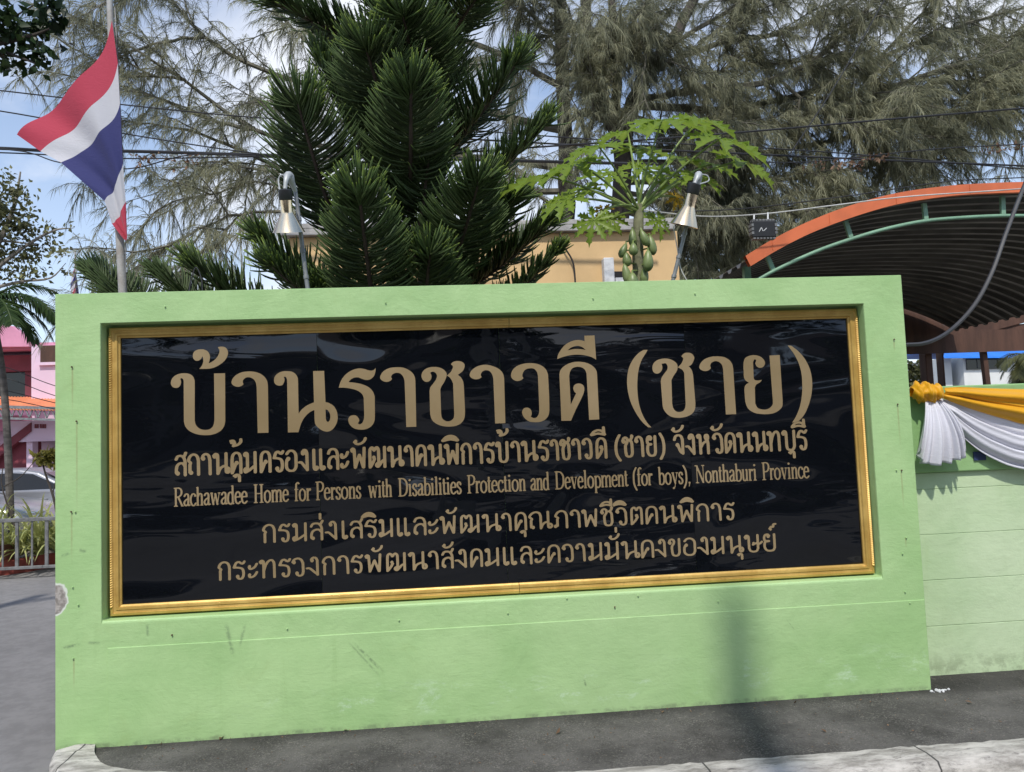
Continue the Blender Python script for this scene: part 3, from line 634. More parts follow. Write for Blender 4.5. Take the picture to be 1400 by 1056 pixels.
LINE2 = [('ส', e_(90), e_(162)), ('ถ', e_(175), e_(247)), ('า', e_(257), e_(322)), ('น', e_(332), e_(440)), ('คุ้', e_(447), e_(517)), ('ม', e_(530), e_(615)), ('ค', e_(632), e_(703)), ('ร', e_(717), e_(783)), ('อ', e_(795), e_(868)), ('ง', e_(880), e_(945)), ('แ', e_(962), e_(1052)), ('ล', e_(1062), e_(1135)), ('ะ', e_(1143), e_(1197)), ('พั', e_(1215), e_(1312)),
         ('ฒ', f_(18), f_(130)), ('น', f_(140), f_(242)), ('า', f_(247), f_(303)), ('ค', f_(320), f_(387)), ('น', f_(398), f_(500)), ('พิ', f_(506), f_(600)), ('ก', f_(612), f_(675)), ('า', f_(688), f_(745)), ('ร', f_(757), f_(820)), ('บ้', f_(832), f_(912)), ('า', f_(926), f_(985)), ('น', f_(993), f_(1097)), ('ร', f_(1103), f_(1168)), ('า', f_(1178), f_(1230)), ('ช', f_(1240), f_(1306)), ('า', f_(1315), f_(1370)), ('ว', f_(1382), f_(1445)),
         ('ดี', g_(64), g_(130)), ('(', g_(172), g_(220)), ('ช', g_(222), g_(290)), ('า', g_(298), g_(350)), ('ย', g_(366), g_(427)), (')', g_(440), g_(482)), ('จั', g_(530), g_(592)), ('ง', g_(603), g_(660)), ('ห', g_(670), g_(748)), ('วั', g_(763), g_(825)), ('ด', g_(836), g_(900)), ('น', g_(908), g_(1000)), ('น', g_(1003), g_(1090)), ('ท', g_(1092), g_(1170)), ('บุ', g_(1180), g_(1260)), ('รี', g_(1268), g_(1327))]
LINE4 = [('ก', e_(652), e_(732)), ('ร', e_(750), e_(822)), ('ม', e_(840), e_(938)), ('ส่', e_(950), e_(1035)), ('ง', e_(1050), e_(1130)), ('เ', e_(1140), e_(1198)), ('ส', e_(1205), e_(1287)), ('ริ', f_(-6), f_(70)), ('ม', f_(85), f_(180)), ('แ', f_(192), f_(288)), ('ล', f_(303), f_(387)), ('ะ', f_(395), f_(462)), ('พั', f_(475), f_(582)), ('ฒ', f_(600), f_(727)), ('น', f_(742), f_(862)), ('า', f_(865), f_(930)), ('คุ', f_(950), f_(1028)), ('ณ', f_(1043), f_(1190)), ('ภ', f_(1198), f_(1292)), ('า', f_(1303), f_(1370)),
         ('พ', f_(1380), g_(80)), ('ชี', g_(93), g_(170)), ('วิ', g_(183), g_(252)), ('ต', g_(270), g_(345)), ('ค', g_(360), g_(435)), ('น', g_(445), g_(548)), ('พิ', g_(555), g_(655)), ('ก', g_(668), g_(740)), ('า', g_(752), g_(815)), ('ร', g_(828), g_(892))]
LINE5 = [('ก', e_(368), e_(445)), ('ร', e_(460), e_(537)), ('ะ', e_(553), e_(617)), ('ท', e_(630), e_(737)), ('ร', e_(752), e_(827)), ('ว', e_(835), e_(917)), ('ง', e_(928), e_(1015)), ('ก', e_(1033), e_(1112)), ('า', e_(1125), e_(1202)), ('ร', e_(1213), e_(1287)), ('พั', f_(-2), f_(108)), ('ฒ', f_(128), f_(258)), ('น', f_(272), f_(392)), ('า', f_(398), f_(465)), ('สั', f_(483), f_(560)), ('ง', f_(572), f_(650)), ('ค', f_(666), f_(747)), ('ม', f_(762), f_(857)), ('แ', f_(868), f_(970)), ('ล', f_(985), f_(1062)), ('ะ', f_(1073), f_(1142)), ('ค', f_(1158), f_(1242)), ('ว', f_(1253), f_(1327)), ('า', f_(1338), f_(1402)),
         ('ม', g_(20), g_(108)), ('มั่', g_(118), g_(207)), ('น', g_(215), g_(327)), ('ค', g_(333), g_(412)), ('ง', g_(420), g_(488)), ('ข', g_(498), g_(572)), ('อ', g_(587), g_(662)), ('ง', g_(673), g_(742)), ('ม', g_(752), g_(837)), ('นุ', g_(845), g_(947)), ('ษ', g_(953), g_(1058)), ('ย์', g_(1063), g_(1142))]
line_mesh('lettering_line', thai_line(LINE2, 651, 614, 26.8), sign_board)
line_mesh('lettering_line', thai_line(LINE4, 742, 710, 22.6), sign_board)
line_mesh('lettering_line', thai_line(LINE5, 793, 753, 22.6), sign_board)
WORDS = [('Rachawadee', e_(80), e_(552)), ('Home', e_(590), e_(815)), ('for', e_(850), e_(957)), ('Persons', e_(985), e_(1278)), ('with', f_(15), f_(168)), ('Disabilities', f_(205), f_(612)), ('Protection', f_(645), f_(1022)), ('and', f_(1050), f_(1172)), ('Development', f_(1205), g_(257)),
         ('(for', g_(283), g_(402)), ('boys),', g_(436), g_(633)), ('Nonthaburi', g_(658), g_(1027)), ('Province', g_(1056), g_(1340))]
def latin_line():
    out = []; base = U(670, 673.5, YL).z; h = 24.5 * PXM(YL)
    for w, a, b in WORDS:
        t = (a - 237) / 869; y = 692 - 38 * t - 10
        xa, xb = U(a, y, YL).x, U(b, y, YL).x; tot = sum(LA[c][0] for c in w); sx = (xb - xa) / h / tot; x = xa
        for c in w:
            cw, strokes = LA[c]
            fixed = []
            for s in strokes:
                fixed.append((s if s[0] != 'b' else ('b', s[1]), sx, True))
            fixed = [(('k', s[0][1]) if s[0][0] == 'k' else s[0], s[1], s[2]) for s in fixed]
            out.append((raster(fixed, cw * sx, (.050, .032), .025, .033), x, base, h)); x += cw * sx * h
    return out
line_mesh('lettering_line', latin_line(), sign_board)
# ------------------------------------------------------------------ ground, pavement, kerb
M_road = mat('road_asphalt', (0.180, 0.175, 0.172), 0.9, 0, 0.14, 0.5, 0.15, 120, fine=0.10)
M_soil = mat('soil', (0.12, 0.10, 0.07), 0.95, 0, 0.3, 2, 0.5, 30)
def pave_mat():
    m, nt, b = _new('dirty_pavement')
    v = _obj(nt)
    f = _range(nt, _noise(nt, v, 2.2, 7, 0.68), 0.3, 0.7)
    col = _mix(nt, f, (0.052, 0.049, 0.046), (0.140, 0.132, 0.124))
    g = _noise(nt, v, 110, 4, 0.8); col = _mix(nt, _math(nt, 'MULTIPLY', _range(nt, g, 0.48, 0.70, 0, 1.0), _range(nt, _noise(nt, v, 5, 4, .6), .35, .65, .25, 1.0)), col, (0.26, 0.245, 0.225))
    k = _noise(nt, v, 45, 4, 0.7); col = _mix(nt, _range(nt, k, 0.55, 0.75, 0, .7), col, (0.022, 0.021, 0.020))
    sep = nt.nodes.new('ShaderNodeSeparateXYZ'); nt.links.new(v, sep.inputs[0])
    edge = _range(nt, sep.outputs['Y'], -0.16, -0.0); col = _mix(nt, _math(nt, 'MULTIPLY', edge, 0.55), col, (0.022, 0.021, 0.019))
    vor = nt.nodes.new('ShaderNodeTexNoise'); vor.inputs['Scale'].default_value = 24; vor.inputs['Distortion'].default_value = 2.5; nt.links.new(v, vor.inputs['Vector'])
    col = _mix(nt, _range(nt, vor.outputs['Fac'], 0.64, 0.70, 0, .35), col, (0.30, 0.27, 0.23))
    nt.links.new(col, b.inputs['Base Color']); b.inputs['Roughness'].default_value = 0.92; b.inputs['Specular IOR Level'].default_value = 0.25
    h = _bump(nt, b, _noise(nt, v, 110, 4, 0.75), 1.0, 0.010); _bump(nt, b, _noise(nt, v, 14, 5), 0.3, 0.02, h); return m
M_pave = pave_mat()
def kerb_mat():
    m, nt, b = _new('worn_whitewashed_kerb')
    v = _obj(nt, (1, 3, 2)); col = _mix(nt, _range(nt, _noise(nt, v, 4, 9, .75), .35, .62), (0.24, 0.225, 0.20), (0.55, 0.525, 0.48))
    col = _mix(nt, _range(nt, _noise(nt, v, 9, 9, .78, .2), .52, .70), col, (0.085, 0.08, 0.075))
    sp = nt.nodes.new('ShaderNodeSeparateXYZ'); nt.links.new(_obj(nt), sp.inputs[0]); jn = _math(nt, 'ABSOLUTE', _math(nt, 'SUBTRACT', _math(nt, 'FRACT', _math(nt, 'ADD', sp.outputs[0], .35)), .5))
    col = _mix(nt, _range(nt, jn, .006, .002), col, (.05, .048, .045))
    nt.links.new(col, b.inputs['Base Color']); b.inputs['Roughness'].default_value = 0.9
    _bump(nt, b, _noise(nt, v, 35, 5, .7), 0.6, 0.012); return m
M_kerb = kerb_mat()
ZR = -0.17
def build_ground():
    b = MB(); b.grid([[(x, y, ZR) for x in np.linspace(-400, 400, 9)] for y in np.linspace(-200, 900, 9)])
    tag(b.build('road', M_road, fixn=True), kind='structure')
    # kerb path: along the front, then back round the left end to the wall corner
    A, Bp = G(770, 1058, 0), G(1400, 1011, 0); d = (Bp - A).normalized()
    far = A + d * 9; turn = A - d * 1.15
    c0 = Vector((0.17, -0.02, 0)); c1 = G(150, 1056, 0)
    inner = [Vector((0.19, 0.02, 0)), Vector((0.25, -.12, 0)), G(152, 1050, 0), turn + Vector((-.05, .16, 0)), turn + Vector((.2, .03, 0)), A, Bp, far]
    inner = [Vector((p[0], p[1], 0)) for p in crv([(p.x, p.y) for p in inner], 8)]
    pts = inner + [Vector((far.x, 3.0, 0)), Vector((0.19, 3.0, 0))]
    b = MB(); b.prism([(p.x, p.y, -0.012) for p in pts], (0, 0, -.2)); pv = b.build('pavement', M_pave, fixn=True); tag(pv, kind='structure')
    # kerb: offset outwards
    KW = 0.20; n = len(inner); off = []
    for i, p in enumerate(inner):
        t = (inner[min(i + 1, n - 1)] - inner[max(i - 1, 0)]).normalized(); off.append(p + Vector((t.y, -t.x, 0)) * KW)
    r = random.Random(3); P = []
    # resample finely
    fine_i, fine_o = [], []
    for i in range(n - 1):
        L = (inner[i + 1] - inner[i]).length; k = max(1, int(L / .04))
        for s in range(k): fine_i.append(inner[i].lerp(inner[i + 1], s / k)); fine_o.append(off[i].lerp(off[i + 1], s / k))
    rows = [[], [], [], [], [], []]
    from mathutils import noise
    for a, c in zip(fine_i, fine_o):
        j = noise.noise(a * 9) * .012; j2 = noise.noise(a * 22 + Vector((5, 1, 2))) * .007
        rows[0].append((a.x, a.y, -.1)); rows[1].append((a.x, a.y, .006 + j2)); m = a.lerp(c, .45); rows[2].append((m.x, m.y, .012 + j2))
        m = a.lerp(c, .86 + j2 * 3); rows[3].append((m.x, m.y, .006 + j + j2)); m = a.lerp(c, .97 + j * 2); rows[4].append((m.x, m.y, -.022 + j)); rows[5].append((c.x, c.y, ZR - .05))
    b = MB(); b.grid(rows); tag(b.build('kerb', M_kerb, smooth=True, angle=60), kind='structure')
    # ground under the planting behind the wall
    b = MB(); b.box((0.3, T_ + .01, ZR - .1), (30, 14, -0.02)); tag(b.build('garden_soil', M_soil), kind='structure')
build_ground()
# ------------------------------------------------------------------ vegetation tools
def tri_mesh(name, V, F, m, parent=None, tint=None, smooth=False):
    """fast triangle mesh from numpy arrays"""
    me = bpy.data.meshes.new(name); nv, nf = len(V), len(F)
    me.vertices.add(nv); me.vertices.foreach_set('co', np.ascontiguousarray(V, dtype=np.float32).ravel())
    me.loops.add(nf * 3); me.loops.foreach_set('vertex_index', np.ascontiguousarray(F, dtype=np.int32).ravel())
    me.polygons.add(nf); me.polygons.foreach_set('loop_start', np.arange(0, nf * 3, 3, dtype=np.int32))
    if tint is not None:
        at = me.attributes.new('tint', 'FLOAT', 'POINT'); at.data.foreach_set('value', np.ascontiguousarray(tint, dtype=np.float32))
    me.update(calc_edges=True); me.validate(); me.materials.append(m)
    if smooth: me.polygons.foreach_set('use_smooth', [True] * nf)
    o = bpy.data.objects.new(name, me); COL.objects.link(o)
    if parent: o.parent = parent; o.matrix_parent_inverse = Matrix.Translation(-parent.location)
    return o
def unit(a): return a / np.maximum(np.linalg.norm(a, axis=-1, keepdims=True), 1e-9)
def strands(P, D, L, w, droop, tint):
    """thin two-segment needles as narrow tapering ribbons"""
    n = len(P); D = unit(D); R = unit(np.cross(D, rng.normal(size=(n, 3)))) * (w * 0.5)[:, None] if hasattr(w, '__len__') else unit(np.cross(D, rng.normal(size=(n, 3)))) * w * 0.5
    m = P + D * (L * .5)[:, None]; m[:, 2] -= droop * L * .12; e = P + D * (L * .95)[:, None]; e[:, 2] -= droop * L * .5
    V = np.stack([P - R * .8, P + R * .8, m - R, m + R, e], 1).reshape(-1, 3)
    o = (np.arange(n) * 5)[:, None]; F = np.concatenate([o + [0, 1, 3], o + [0, 3, 2], o + [2, 3, 4]], 1).reshape(-1, 3)
    return V, F, np.repeat(tint, 5)
def leaves(P, size, tint, up=0.5, aspect=0.5):
    """pointed leaves folded along the midrib (4 triangles)"""
    n = len(P); D = unit(rng.normal(size=(n, 3)) + np.array([0, 0, -.25])); Nn = unit(rng.normal(size=(n, 3)) + np.array([0, 0, up]))
    Sd = unit(np.cross(D, Nn)); Nn = np.cross(Sd, D); s = size[:, None] if hasattr(size, '__len__') else size
    a = P; b = P + D * s * .45 + Sd * s * aspect * .5 + Nn * s * .08; c = P + D * s * .45 - Sd * s * aspect * .5 + Nn * s * .08; e = P + D * s - Nn * s * .1
    k = P + D * s * .5
    V = np.stack([a, b, e, c, k], 1).reshape(-1, 3); o = (np.arange(n) * 5)[:, None]
    F = np.concatenate([o + [0, 4, 1], o + [1, 4, 2], o + [0, 3, 4], o + [3, 2, 4]], 1).reshape(-1, 3)
    return V, F, np.repeat(tint, 5)
def clumps(P, scale, seed=0.0):
    from mathutils import noise
    return np.array([noise.noise(Vector(p) * scale + Vector((seed, seed * 2, 0))) for p in P])
M_bark = mat('grey_brown_bark', (0.055, 0.046, 0.039), 0.95, 0, 0.35, 6, 0.8, 30, stretch=(1, 1, .35))
M_bark3 = mat('dark_palm_bark', (0.11, 0.10, 0.09), 0.95, 0, 0.35, 8, 0.6, 40, stretch=(1, 1, 3))
M_twig = mat('olive_grey_twig', (0.12, 0.112, 0.085), 0.95, 0, 0.3, 6)
M_bark2 = mat('pale_grey_bark', (0.22, 0.20, 0.17), 0.95, 0, 0.3, 8, 0.6, 40, stretch=(1, 1, .5))

# ------------------------------------------------------------------ casuarina (she-oak)
M_cas = leafmat('casuarina_needles', (0.125, 0.134, 0.086), (0.420, 0.415, 0.265), 0.42, 0.6)
def build_casuarina():
    t = thing('casuarina_tree', 'huge wispy grey-green casuarina tree with forked dark trunks behind the wall', 'tree', (*U(800, 600, 11.0).xy, 0))
    tb = MB(); tw = MB()
    def px(p, Y): return U(p[0], p[1], Y)
    def limb(pts, Y0, Y1, r0, r1, n=7, b=tb):
        k = len(pts); P = [px(p, Y0 + (Y1 - Y0) * i / (k - 1)) for i, p in enumerate(pts)]; P = [Vector(p) for p in crv(P, 5)]
        r = random.Random(len(pts) * 31 + int(pts[0][0]))
        P = [p + Vector((r.uniform(-.02, .02), r.uniform(-.05, .05), r.uniform(-.02, .02))) for p in P]
        m = PXM((Y0 + Y1) / 2); b.tube(P, [m * (r0 + (r1 - r0) * i / (len(P) - 1)) for i in range(len(P))], n); return P
    limb([(770, 600), (772, 430), (775, 300), (772, 200), (768, 80), (764, -60)], 11, 11, 15, 8)
    limb([(842, 600), (842, 430), (848, 300), (850, 205), (836, 160), (808, 118), (803, 60), (798, -60)], 11, 10.6, 17, 7)
    limb([(850, 205), (862, 150), (885, 100), (915, 60), (945, 8), (968, -60)], 11, 11.5, 13, 6)
    limb([(838, 165), (845, 120), (838, 60), (836, -60)], 10.8, 10.6, 8, 5)
    limb([(775, 165), (800, 155), (835, 168)], 11, 10.9, 5, 6)
    limb([(700, 320), (698, 200), (702, 100), (712, 0), (716, -60)], 12, 12, 4, 3)
    BR = [  # photo polylines of the boughs, depths, radii in px
     ([(772, 230), (640, 215), (480, 205), (350, 178), (250, 110), (150, 45)], 11, 9.5, 6, 1.2), ([(770, 180), (650, 150), (500, 130), (380, 105), (280, 50), (220, -20)], 11, 10, 6, 1.5),
     ([(768, 120), (680, 70), (560, 40), (430, 20), (330, -40)], 11, 12, 5, 1.5), ([(772, 262), (600, 262), (450, 250), (350, 215), (260, 180), (170, 165)], 11, 10, 5, 1),
     ([(560, 300), (420, 292), (330, 292), (255, 322), (205, 352)], 10, 9.5, 3, .8), ([(480, 205), (380, 235), (300, 222), (225, 232)], 10, 9.8, 3, .8),
     ([(350, 178), (290, 165), (205, 130), (128, 108)], 10, 10, 3, .8), ([(280, 50), (210, 62), (140, 84), (100, 66)], 10, 10.5, 2.5, .8),
     ([(768, 60), (725, 20), (695, -30)], 11, 10, 4, 1.5), ([(500, 130), (420, 60), (370, 0), (350, -50)], 10.5, 10, 3, 1),
     ([(420, 292), (360, 250), (300, 262), (240, 275)], 10, 9.6, 2, .7), ([(330, 292), (300, 330), (275, 365), (262, 392)], 9.8, 9.6, 1.6, .6), ([(250, 110), (190, 95), (120, 30)], 9.8, 9.6, 2, .8), ([(640, 215), (560, 170), (450, 165), (360, 140)], 10.5, 10.2, 3, 1), ([(220, -20), (170, 0), (110, 10)], 10, 10, 2, .8),
     ([(885, 100), (980, 60), (1080, 42), (1190, -10)], 11.3, 11, 5, 2), ([(868, 140), (960, 122), (1060, 108), (1130, 68), (1215, -20)], 11, 10, 6, 2.5), ([(868, 142), (980, 150), (1095, 130), (1200, 82), (1300, 40), (1420, 5)], 11, 12, 6, 2),
     ([(850, 205), (980, 200), (1090, 165), (1240, 110), (1430, 55)], 11, 10, 6, 2), ([(850, 225), (1000, 216), (1150, 190), (1280, 158), (1390, 142)], 11, 11.5, 5, 1.2), ([(850, 250), (1000, 250), (1120, 240), (1220, 222), (1305, 216)], 11, 10.5, 4, 1),
     ([(850, 262), (960, 290), (1040, 292), (1100, 282), (1165, 275)], 11, 11, 4, 1), ([(915, 60), (1000, 12), (1060, -40)], 11.3, 10.5, 4, 2), ([(1095, 130), (1180, 142), (1300, 112), (1420, 108)], 11, 10.4, 3, 1), ([(1240, 110), (1330, 92), (1420, 95)], 10.5, 11, 3, 1),
     ([(850, 290), (950, 318), (1050, 325), (1125, 305)], 11, 10.5, 3, 1), ([(848, 320), (910, 330), (980, 345), (1040, 350)], 11.2, 11, 2.5, 1), ([(772, 100), (800, 60), (850, 40), (900, 80)], 11, 9.8, 3, 1), ([(848, 200), (820, 120), (790, 60), (760, 0)], 10.3, 9.8, 2.5, 1), ([(772, 300), (800, 200), (830, 120), (870, 60)], 10.4, 9.8, 2, 1), ([(850, 150), (900, 172), (960, 182), (1010, 192)], 11, 10, 3, 1), ([(772, 150), (800, 100), (836, 62)], 11, 10.2, 3, 1.5), ([(1200, 82), (1260, 20), (1330, -30)], 11.5, 11, 3, 1.2), ([(980, 60), (1010, 20), (1020, -40)], 11.2, 11.5, 3, 1.2), ([(1060, 108), (1120, 150), (1200, 180), (1250, 190)], 10.5, 9.8, 2.5, .8),
     ([(803, 60), (740, 50), (690, 80), (660, 90)], 10.8, 10, 3, 1), ([(848, 280), (900, 262), (950, 240), (1010, 262)], 11, 10.3, 3, 1), ([(770, 300), (720, 250), (690, 235), (650, 240)], 11, 10.6, 3, 1), ([(838, 60), (870, 40), (920, 50)], 10.6, 10.2, 2.5, 1), ([(960, 122), (1000, 90), (1100, 85), (1180, 70)], 10.8, 10.6, 2.5, 1), ([(1300, 40), (1350, 60), (1420, 55)], 11.5, 11, 2, .8), ([(1130, 68), (1200, 110), (1290, 150), (1340, 150)], 10.3, 10, 2.5, .8)]
    r = random.Random(5); TP, TD, TL = [], [], []
    def twigs(P, lo, hi, step, ks):
        for i in range(1, len(P)):
            seg = P[i] - P[i - 1]; k = max(1, int(seg.length / step)); sn = seg.normalized()
            for s in range(k):
                p = P[i - 1].lerp(P[i], (s + r.random()) / k)
                for _ in range(r.choice(ks)):
                    d = sn * r.uniform(.2, 1.0) + Vector((r.gauss(0, .55), r.gauss(0, .7), r.gauss(-.08, .5)))
                    TP.append(p); TD.append(d.normalized()); TL.append(r.uniform(lo, hi))
    for pts, Y0, Y1, r0, r1 in BR:
        P = limb(pts, Y0, Y1, r0, r1, 5, tw); left = pts[-1][0] < 690; twigs(P[2:], .3, .9, .30 if left else .22, (2, 3, 3))
        # side boughs fill the space between the main ones
        for i in range(3, len(P), 2):
            for _ in range(r.choice((0, 1, 1)) if left else 2):
                sn = (P[i] - P[i - 1]).normalized(); d = (sn * r.uniform(.3, 1.1) + Vector((r.gauss(0, .5), r.gauss(0, .8), r.gauss(.0, .55)))).normalized(); L = r.uniform(.8, 2.2); q = P[i].copy(); Q = [q.copy()]
                for j in range(5):
                    d = (d + Vector((r.gauss(0, .14), r.gauss(0, .14), r.gauss(-.07, .12)))).normalized(); q = q + d * (L / 5); Q.append(q.copy())
                tw.tube(Q, [.022, .018, .014, .011, .008, .005], 4, cap=False); twigs(Q, .25, .75, .16, (2, 2, 3))
    P2, D2 = [], []; xr = U(690, 100, 10.5).x
    for p, d, L in zip(TP, TD, TL):
        q = p + d * L * .55 - Vector((0, 0, .05 * L)); e = p + d * L - Vector((0, 0, .26 * L))
        tw.tube([p, q, e], [.008, .005, .002], 3, cap=False)
        n = max(2, int(L / .05))
        for i in range(n):
            f = (i + .5) / n; c = p.lerp(q, f * 2) if f < .5 else q.lerp(e, f * 2 - 1)
            for _ in range(4 if c.x < xr else 6):
                P2.append(c); D2.append(d * .9 + Vector((r.gauss(0, .38), r.gauss(0, .38), r.gauss(-.40, .32))))
    P2 = np.array([tuple(p) for p in P2]); D2 = np.array([tuple(p) for p in D2]); n = len(P2)
    cl = np.resize(clumps(P2[::8], .7).repeat(8), n)
    V, F, T = strands(P2, D2, rng.uniform(.10, .27, n), rng.uniform(.0045, .0095, n), 1.1, np.clip(.45 + .7 * cl + rng.normal(size=n) * .2, 0, 1))
    print('casuarina needles', n)
    tb.build('trunk', M_bark, t, smooth=True); tw.build('branches', M_twig, t, smooth=True, fixn=False)
    tri_mesh('crown', V, F, M_cas, t, T)
    return n
NCAS = build_casuarina()

# ------------------------------------------------------------------ Norfolk pine
M_pine = leafmat('pine_branchlets', (0.048, 0.062, 0.030), (0.145, 0.225, 0.080), 0.28, 0.55, tip=(0.42, 0.54, 0.11))
M_pinebark = mat('pine_bark', (0.07, 0.05, 0.04), 0.95, 0, 0.3, 9, 0.6, 40)
def frond(bl, ax, base, tip, w, sag=0.12, dens=1.0, bright=1.0, seed=0, upv=None):
    """bl, ax: builders for branchlets and axis; base, tip: world points; w: branchlet length"""
    r = random.Random(seed); base = Vector(base); tip = Vector(tip); d = tip - base; L = d.length; w *= r.uniform(.88, 1.15); tip = tip - d * (.42 * w / L); d = tip - base; L = d.length
    up = upv or Vector((0, -0.25, 1)); mid = base.lerp(tip, .5) - Vector((0, 0, sag * L))
    A = [base * (1 - s) ** 2 + mid * 2 * s * (1 - s) + tip * s * s for s in np.linspace(0, 1, 14)]
    ax.tube(A, [.028 - .016 * i / 13 for i in range(14)], 6)
    n = int(165 * L * dens)
    for side in (-1, 1):
        for i in range(n):
            s = .10 + .90 * (i + r.random()) / n; k = min(12, int(s * 13)); p = A[k].lerp(A[k + 1], s * 13 - k)
            t = (A[k + 1] - A[k]).normalized(); sd = t.cross(up).normalized(); nu = sd.cross(t).normalized()
            env = 1.2 * min(1, .45 + 1.3 * s) * (1 - .36 * max(0, (s - .55) / .45) ** 1.6)
            l = w * env * r.uniform(.78, 1.12); tilt = r.gauss(.22, .34)
            o = (sd * side * cos(tilt) + nu * sin(tilt)); fwd = .28 + .20 * s + 1.5 * (max(0, s - .72) / .28) ** 1.4
            d0 = (o + t * fwd * .8 + Vector((r.gauss(0, .07), r.gauss(0, .07), r.gauss(0, .07)))).normalized(); d1 = (o * .75 + t * (fwd + .45) + nu * .35 + Vector((0, 0, .15))).normalized()
            P = []; q = p.copy(); kk = 5
            for j in range(kk + 1):
                P.append(q.copy()); f = j / kk; q = q + (d0 * (1 - f) + d1 * f).normalized() * (l / kk)
            rad = [.005, .0070, .0078, .0076, .0070, .003]; sc = r.uniform(.85, 1.2)
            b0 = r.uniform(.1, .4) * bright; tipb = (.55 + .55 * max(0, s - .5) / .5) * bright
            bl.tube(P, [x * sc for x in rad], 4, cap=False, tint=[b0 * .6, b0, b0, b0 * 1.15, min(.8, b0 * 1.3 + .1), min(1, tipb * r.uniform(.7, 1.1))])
def fan(bl, base, tip, w, r, bright):
    """the rounded brush of young shoots that closes a frond"""
    base = Vector(base); tip = Vector(tip); t = (tip - base).normalized(); up = Vector((0, -0.25, 1)); sd = t.cross(up).normalized(); nu = sd.cross(t).normalized(); tip = tip - t * (.42 * w)
    for _ in range(64):
        a = r.uniform(-1.35, 1.35); e = r.gauss(.1, .35); l = w * r.uniform(.62, .95) * (1 - .12 * abs(a)); d0 = (t * cos(a) + sd * sin(a) + nu * e).normalized(); d1 = (d0 + t * .35 + nu * .3).normalized(); q = tip - t * r.uniform(0, .16) * w * 2; P = []
        for j in range(6): P.append(q.copy()); q = q + d0.lerp(d1, j / 5).normalized() * (l / 5)
        b0 = r.uniform(.2, .45) * bright; sc = r.uniform(.85, 1.15); bl.tube(P, [x * sc for x in (.005, .007, .0078, .0076, .007, .003)], 4, cap=False, tint=[b0 * .7, b0, b0 * 1.1, b0 * 1.3, min(.9, b0 * 1.7 + .12 * bright), min(1, r.uniform(.75, 1.1) * bright)])
def build_pine():
    t = thing('norfolk_pine', 'dark green norfolk pine with upturned feathery fronds rising behind the signboard wall', 'tree', (*U(580, 600, 2.9).xy, 0))
    bl, ax = MB(), MB(); tr = MB()
    T = [U(x, y, 2.9) for x, y in ((578, 640), (580, 500), (583, 350), (588, 200), (592, 60), (596, -160))]
    tr.tube(T, [.085, .082, .075, .068, .06, .045], 10)
    FR = [  # base px, depth, tip px, depth, branchlet length m
     ((520, 470), 2.5, (488, 243), 1.0, .40), ((470, 330), 2.6, (398, 112), 1.5, .40), ((560, 300), 2.6, (562, 92), 1.3, .42), ((545, 190), 2.8, (492, 42), 1.7, .38), ((580, 130), 2.8, (545, 0), 1.6, .38),
     ((600, 400), 2.6, (662, 226), 1.4, .34), ((590, 225), 2.9, (722, 66), 2.3, .34), ((592, 300), 2.9, (758, 155), 2.6, .32), ((560, 70), 2.9, (348, -10), 2.4, .36), ((596, 60), 2.9, (665, -20), 2.2, .36),
     ((585, 420), 2.9, (768, 292), 2.4, .30), ((540, 460), 2.8, (338, 312), 2.2, .30), ((590, 360), 2.9, (720, 258), 2.0, .32), ((520, 250), 2.9, (430, 60), 2.6, .36), 
     ((570, 260), 3.1, (500, 120), 3.3, .4), ((585, 60), 3.0, (480, -30), 3.2, .36), ((600, -20), 3, (700, -110), 2.4, .36), ((560, 380), 2.8, (590, 190), 1.9, .36), ((570, 470), 2.7, (590, 330), 1.5, .34), ((560, 470), 2.9, (420, 380), 2.0, .26), ((590, 180), 3.0, (600, 20), 3.4, .4), ((570, 200), 3.1, (420, 20), 3.4, .34),
     ((600, 470), 2.8, (772, 335), 2.1, .22), ((540, 470), 2.8, (352, 350), 1.9, .32),
       ((430, 470), 2.9, (246, 350), 2.6, .30), ((380, 470), 2.9, (205, 366), 2.9, .26), ((300, 480), 2.9, (118, 362), 3.4, .30)]
    for i, (b, yb, e, ye, w) in enumerate(FR):
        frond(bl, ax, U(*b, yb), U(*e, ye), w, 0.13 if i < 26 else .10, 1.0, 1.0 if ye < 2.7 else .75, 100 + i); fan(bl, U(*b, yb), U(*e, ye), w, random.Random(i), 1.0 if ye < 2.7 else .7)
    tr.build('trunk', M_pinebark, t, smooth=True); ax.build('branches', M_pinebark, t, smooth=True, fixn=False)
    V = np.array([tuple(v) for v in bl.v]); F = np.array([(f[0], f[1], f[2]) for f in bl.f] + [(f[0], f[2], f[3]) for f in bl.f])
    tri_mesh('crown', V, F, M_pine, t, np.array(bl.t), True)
build_pine()

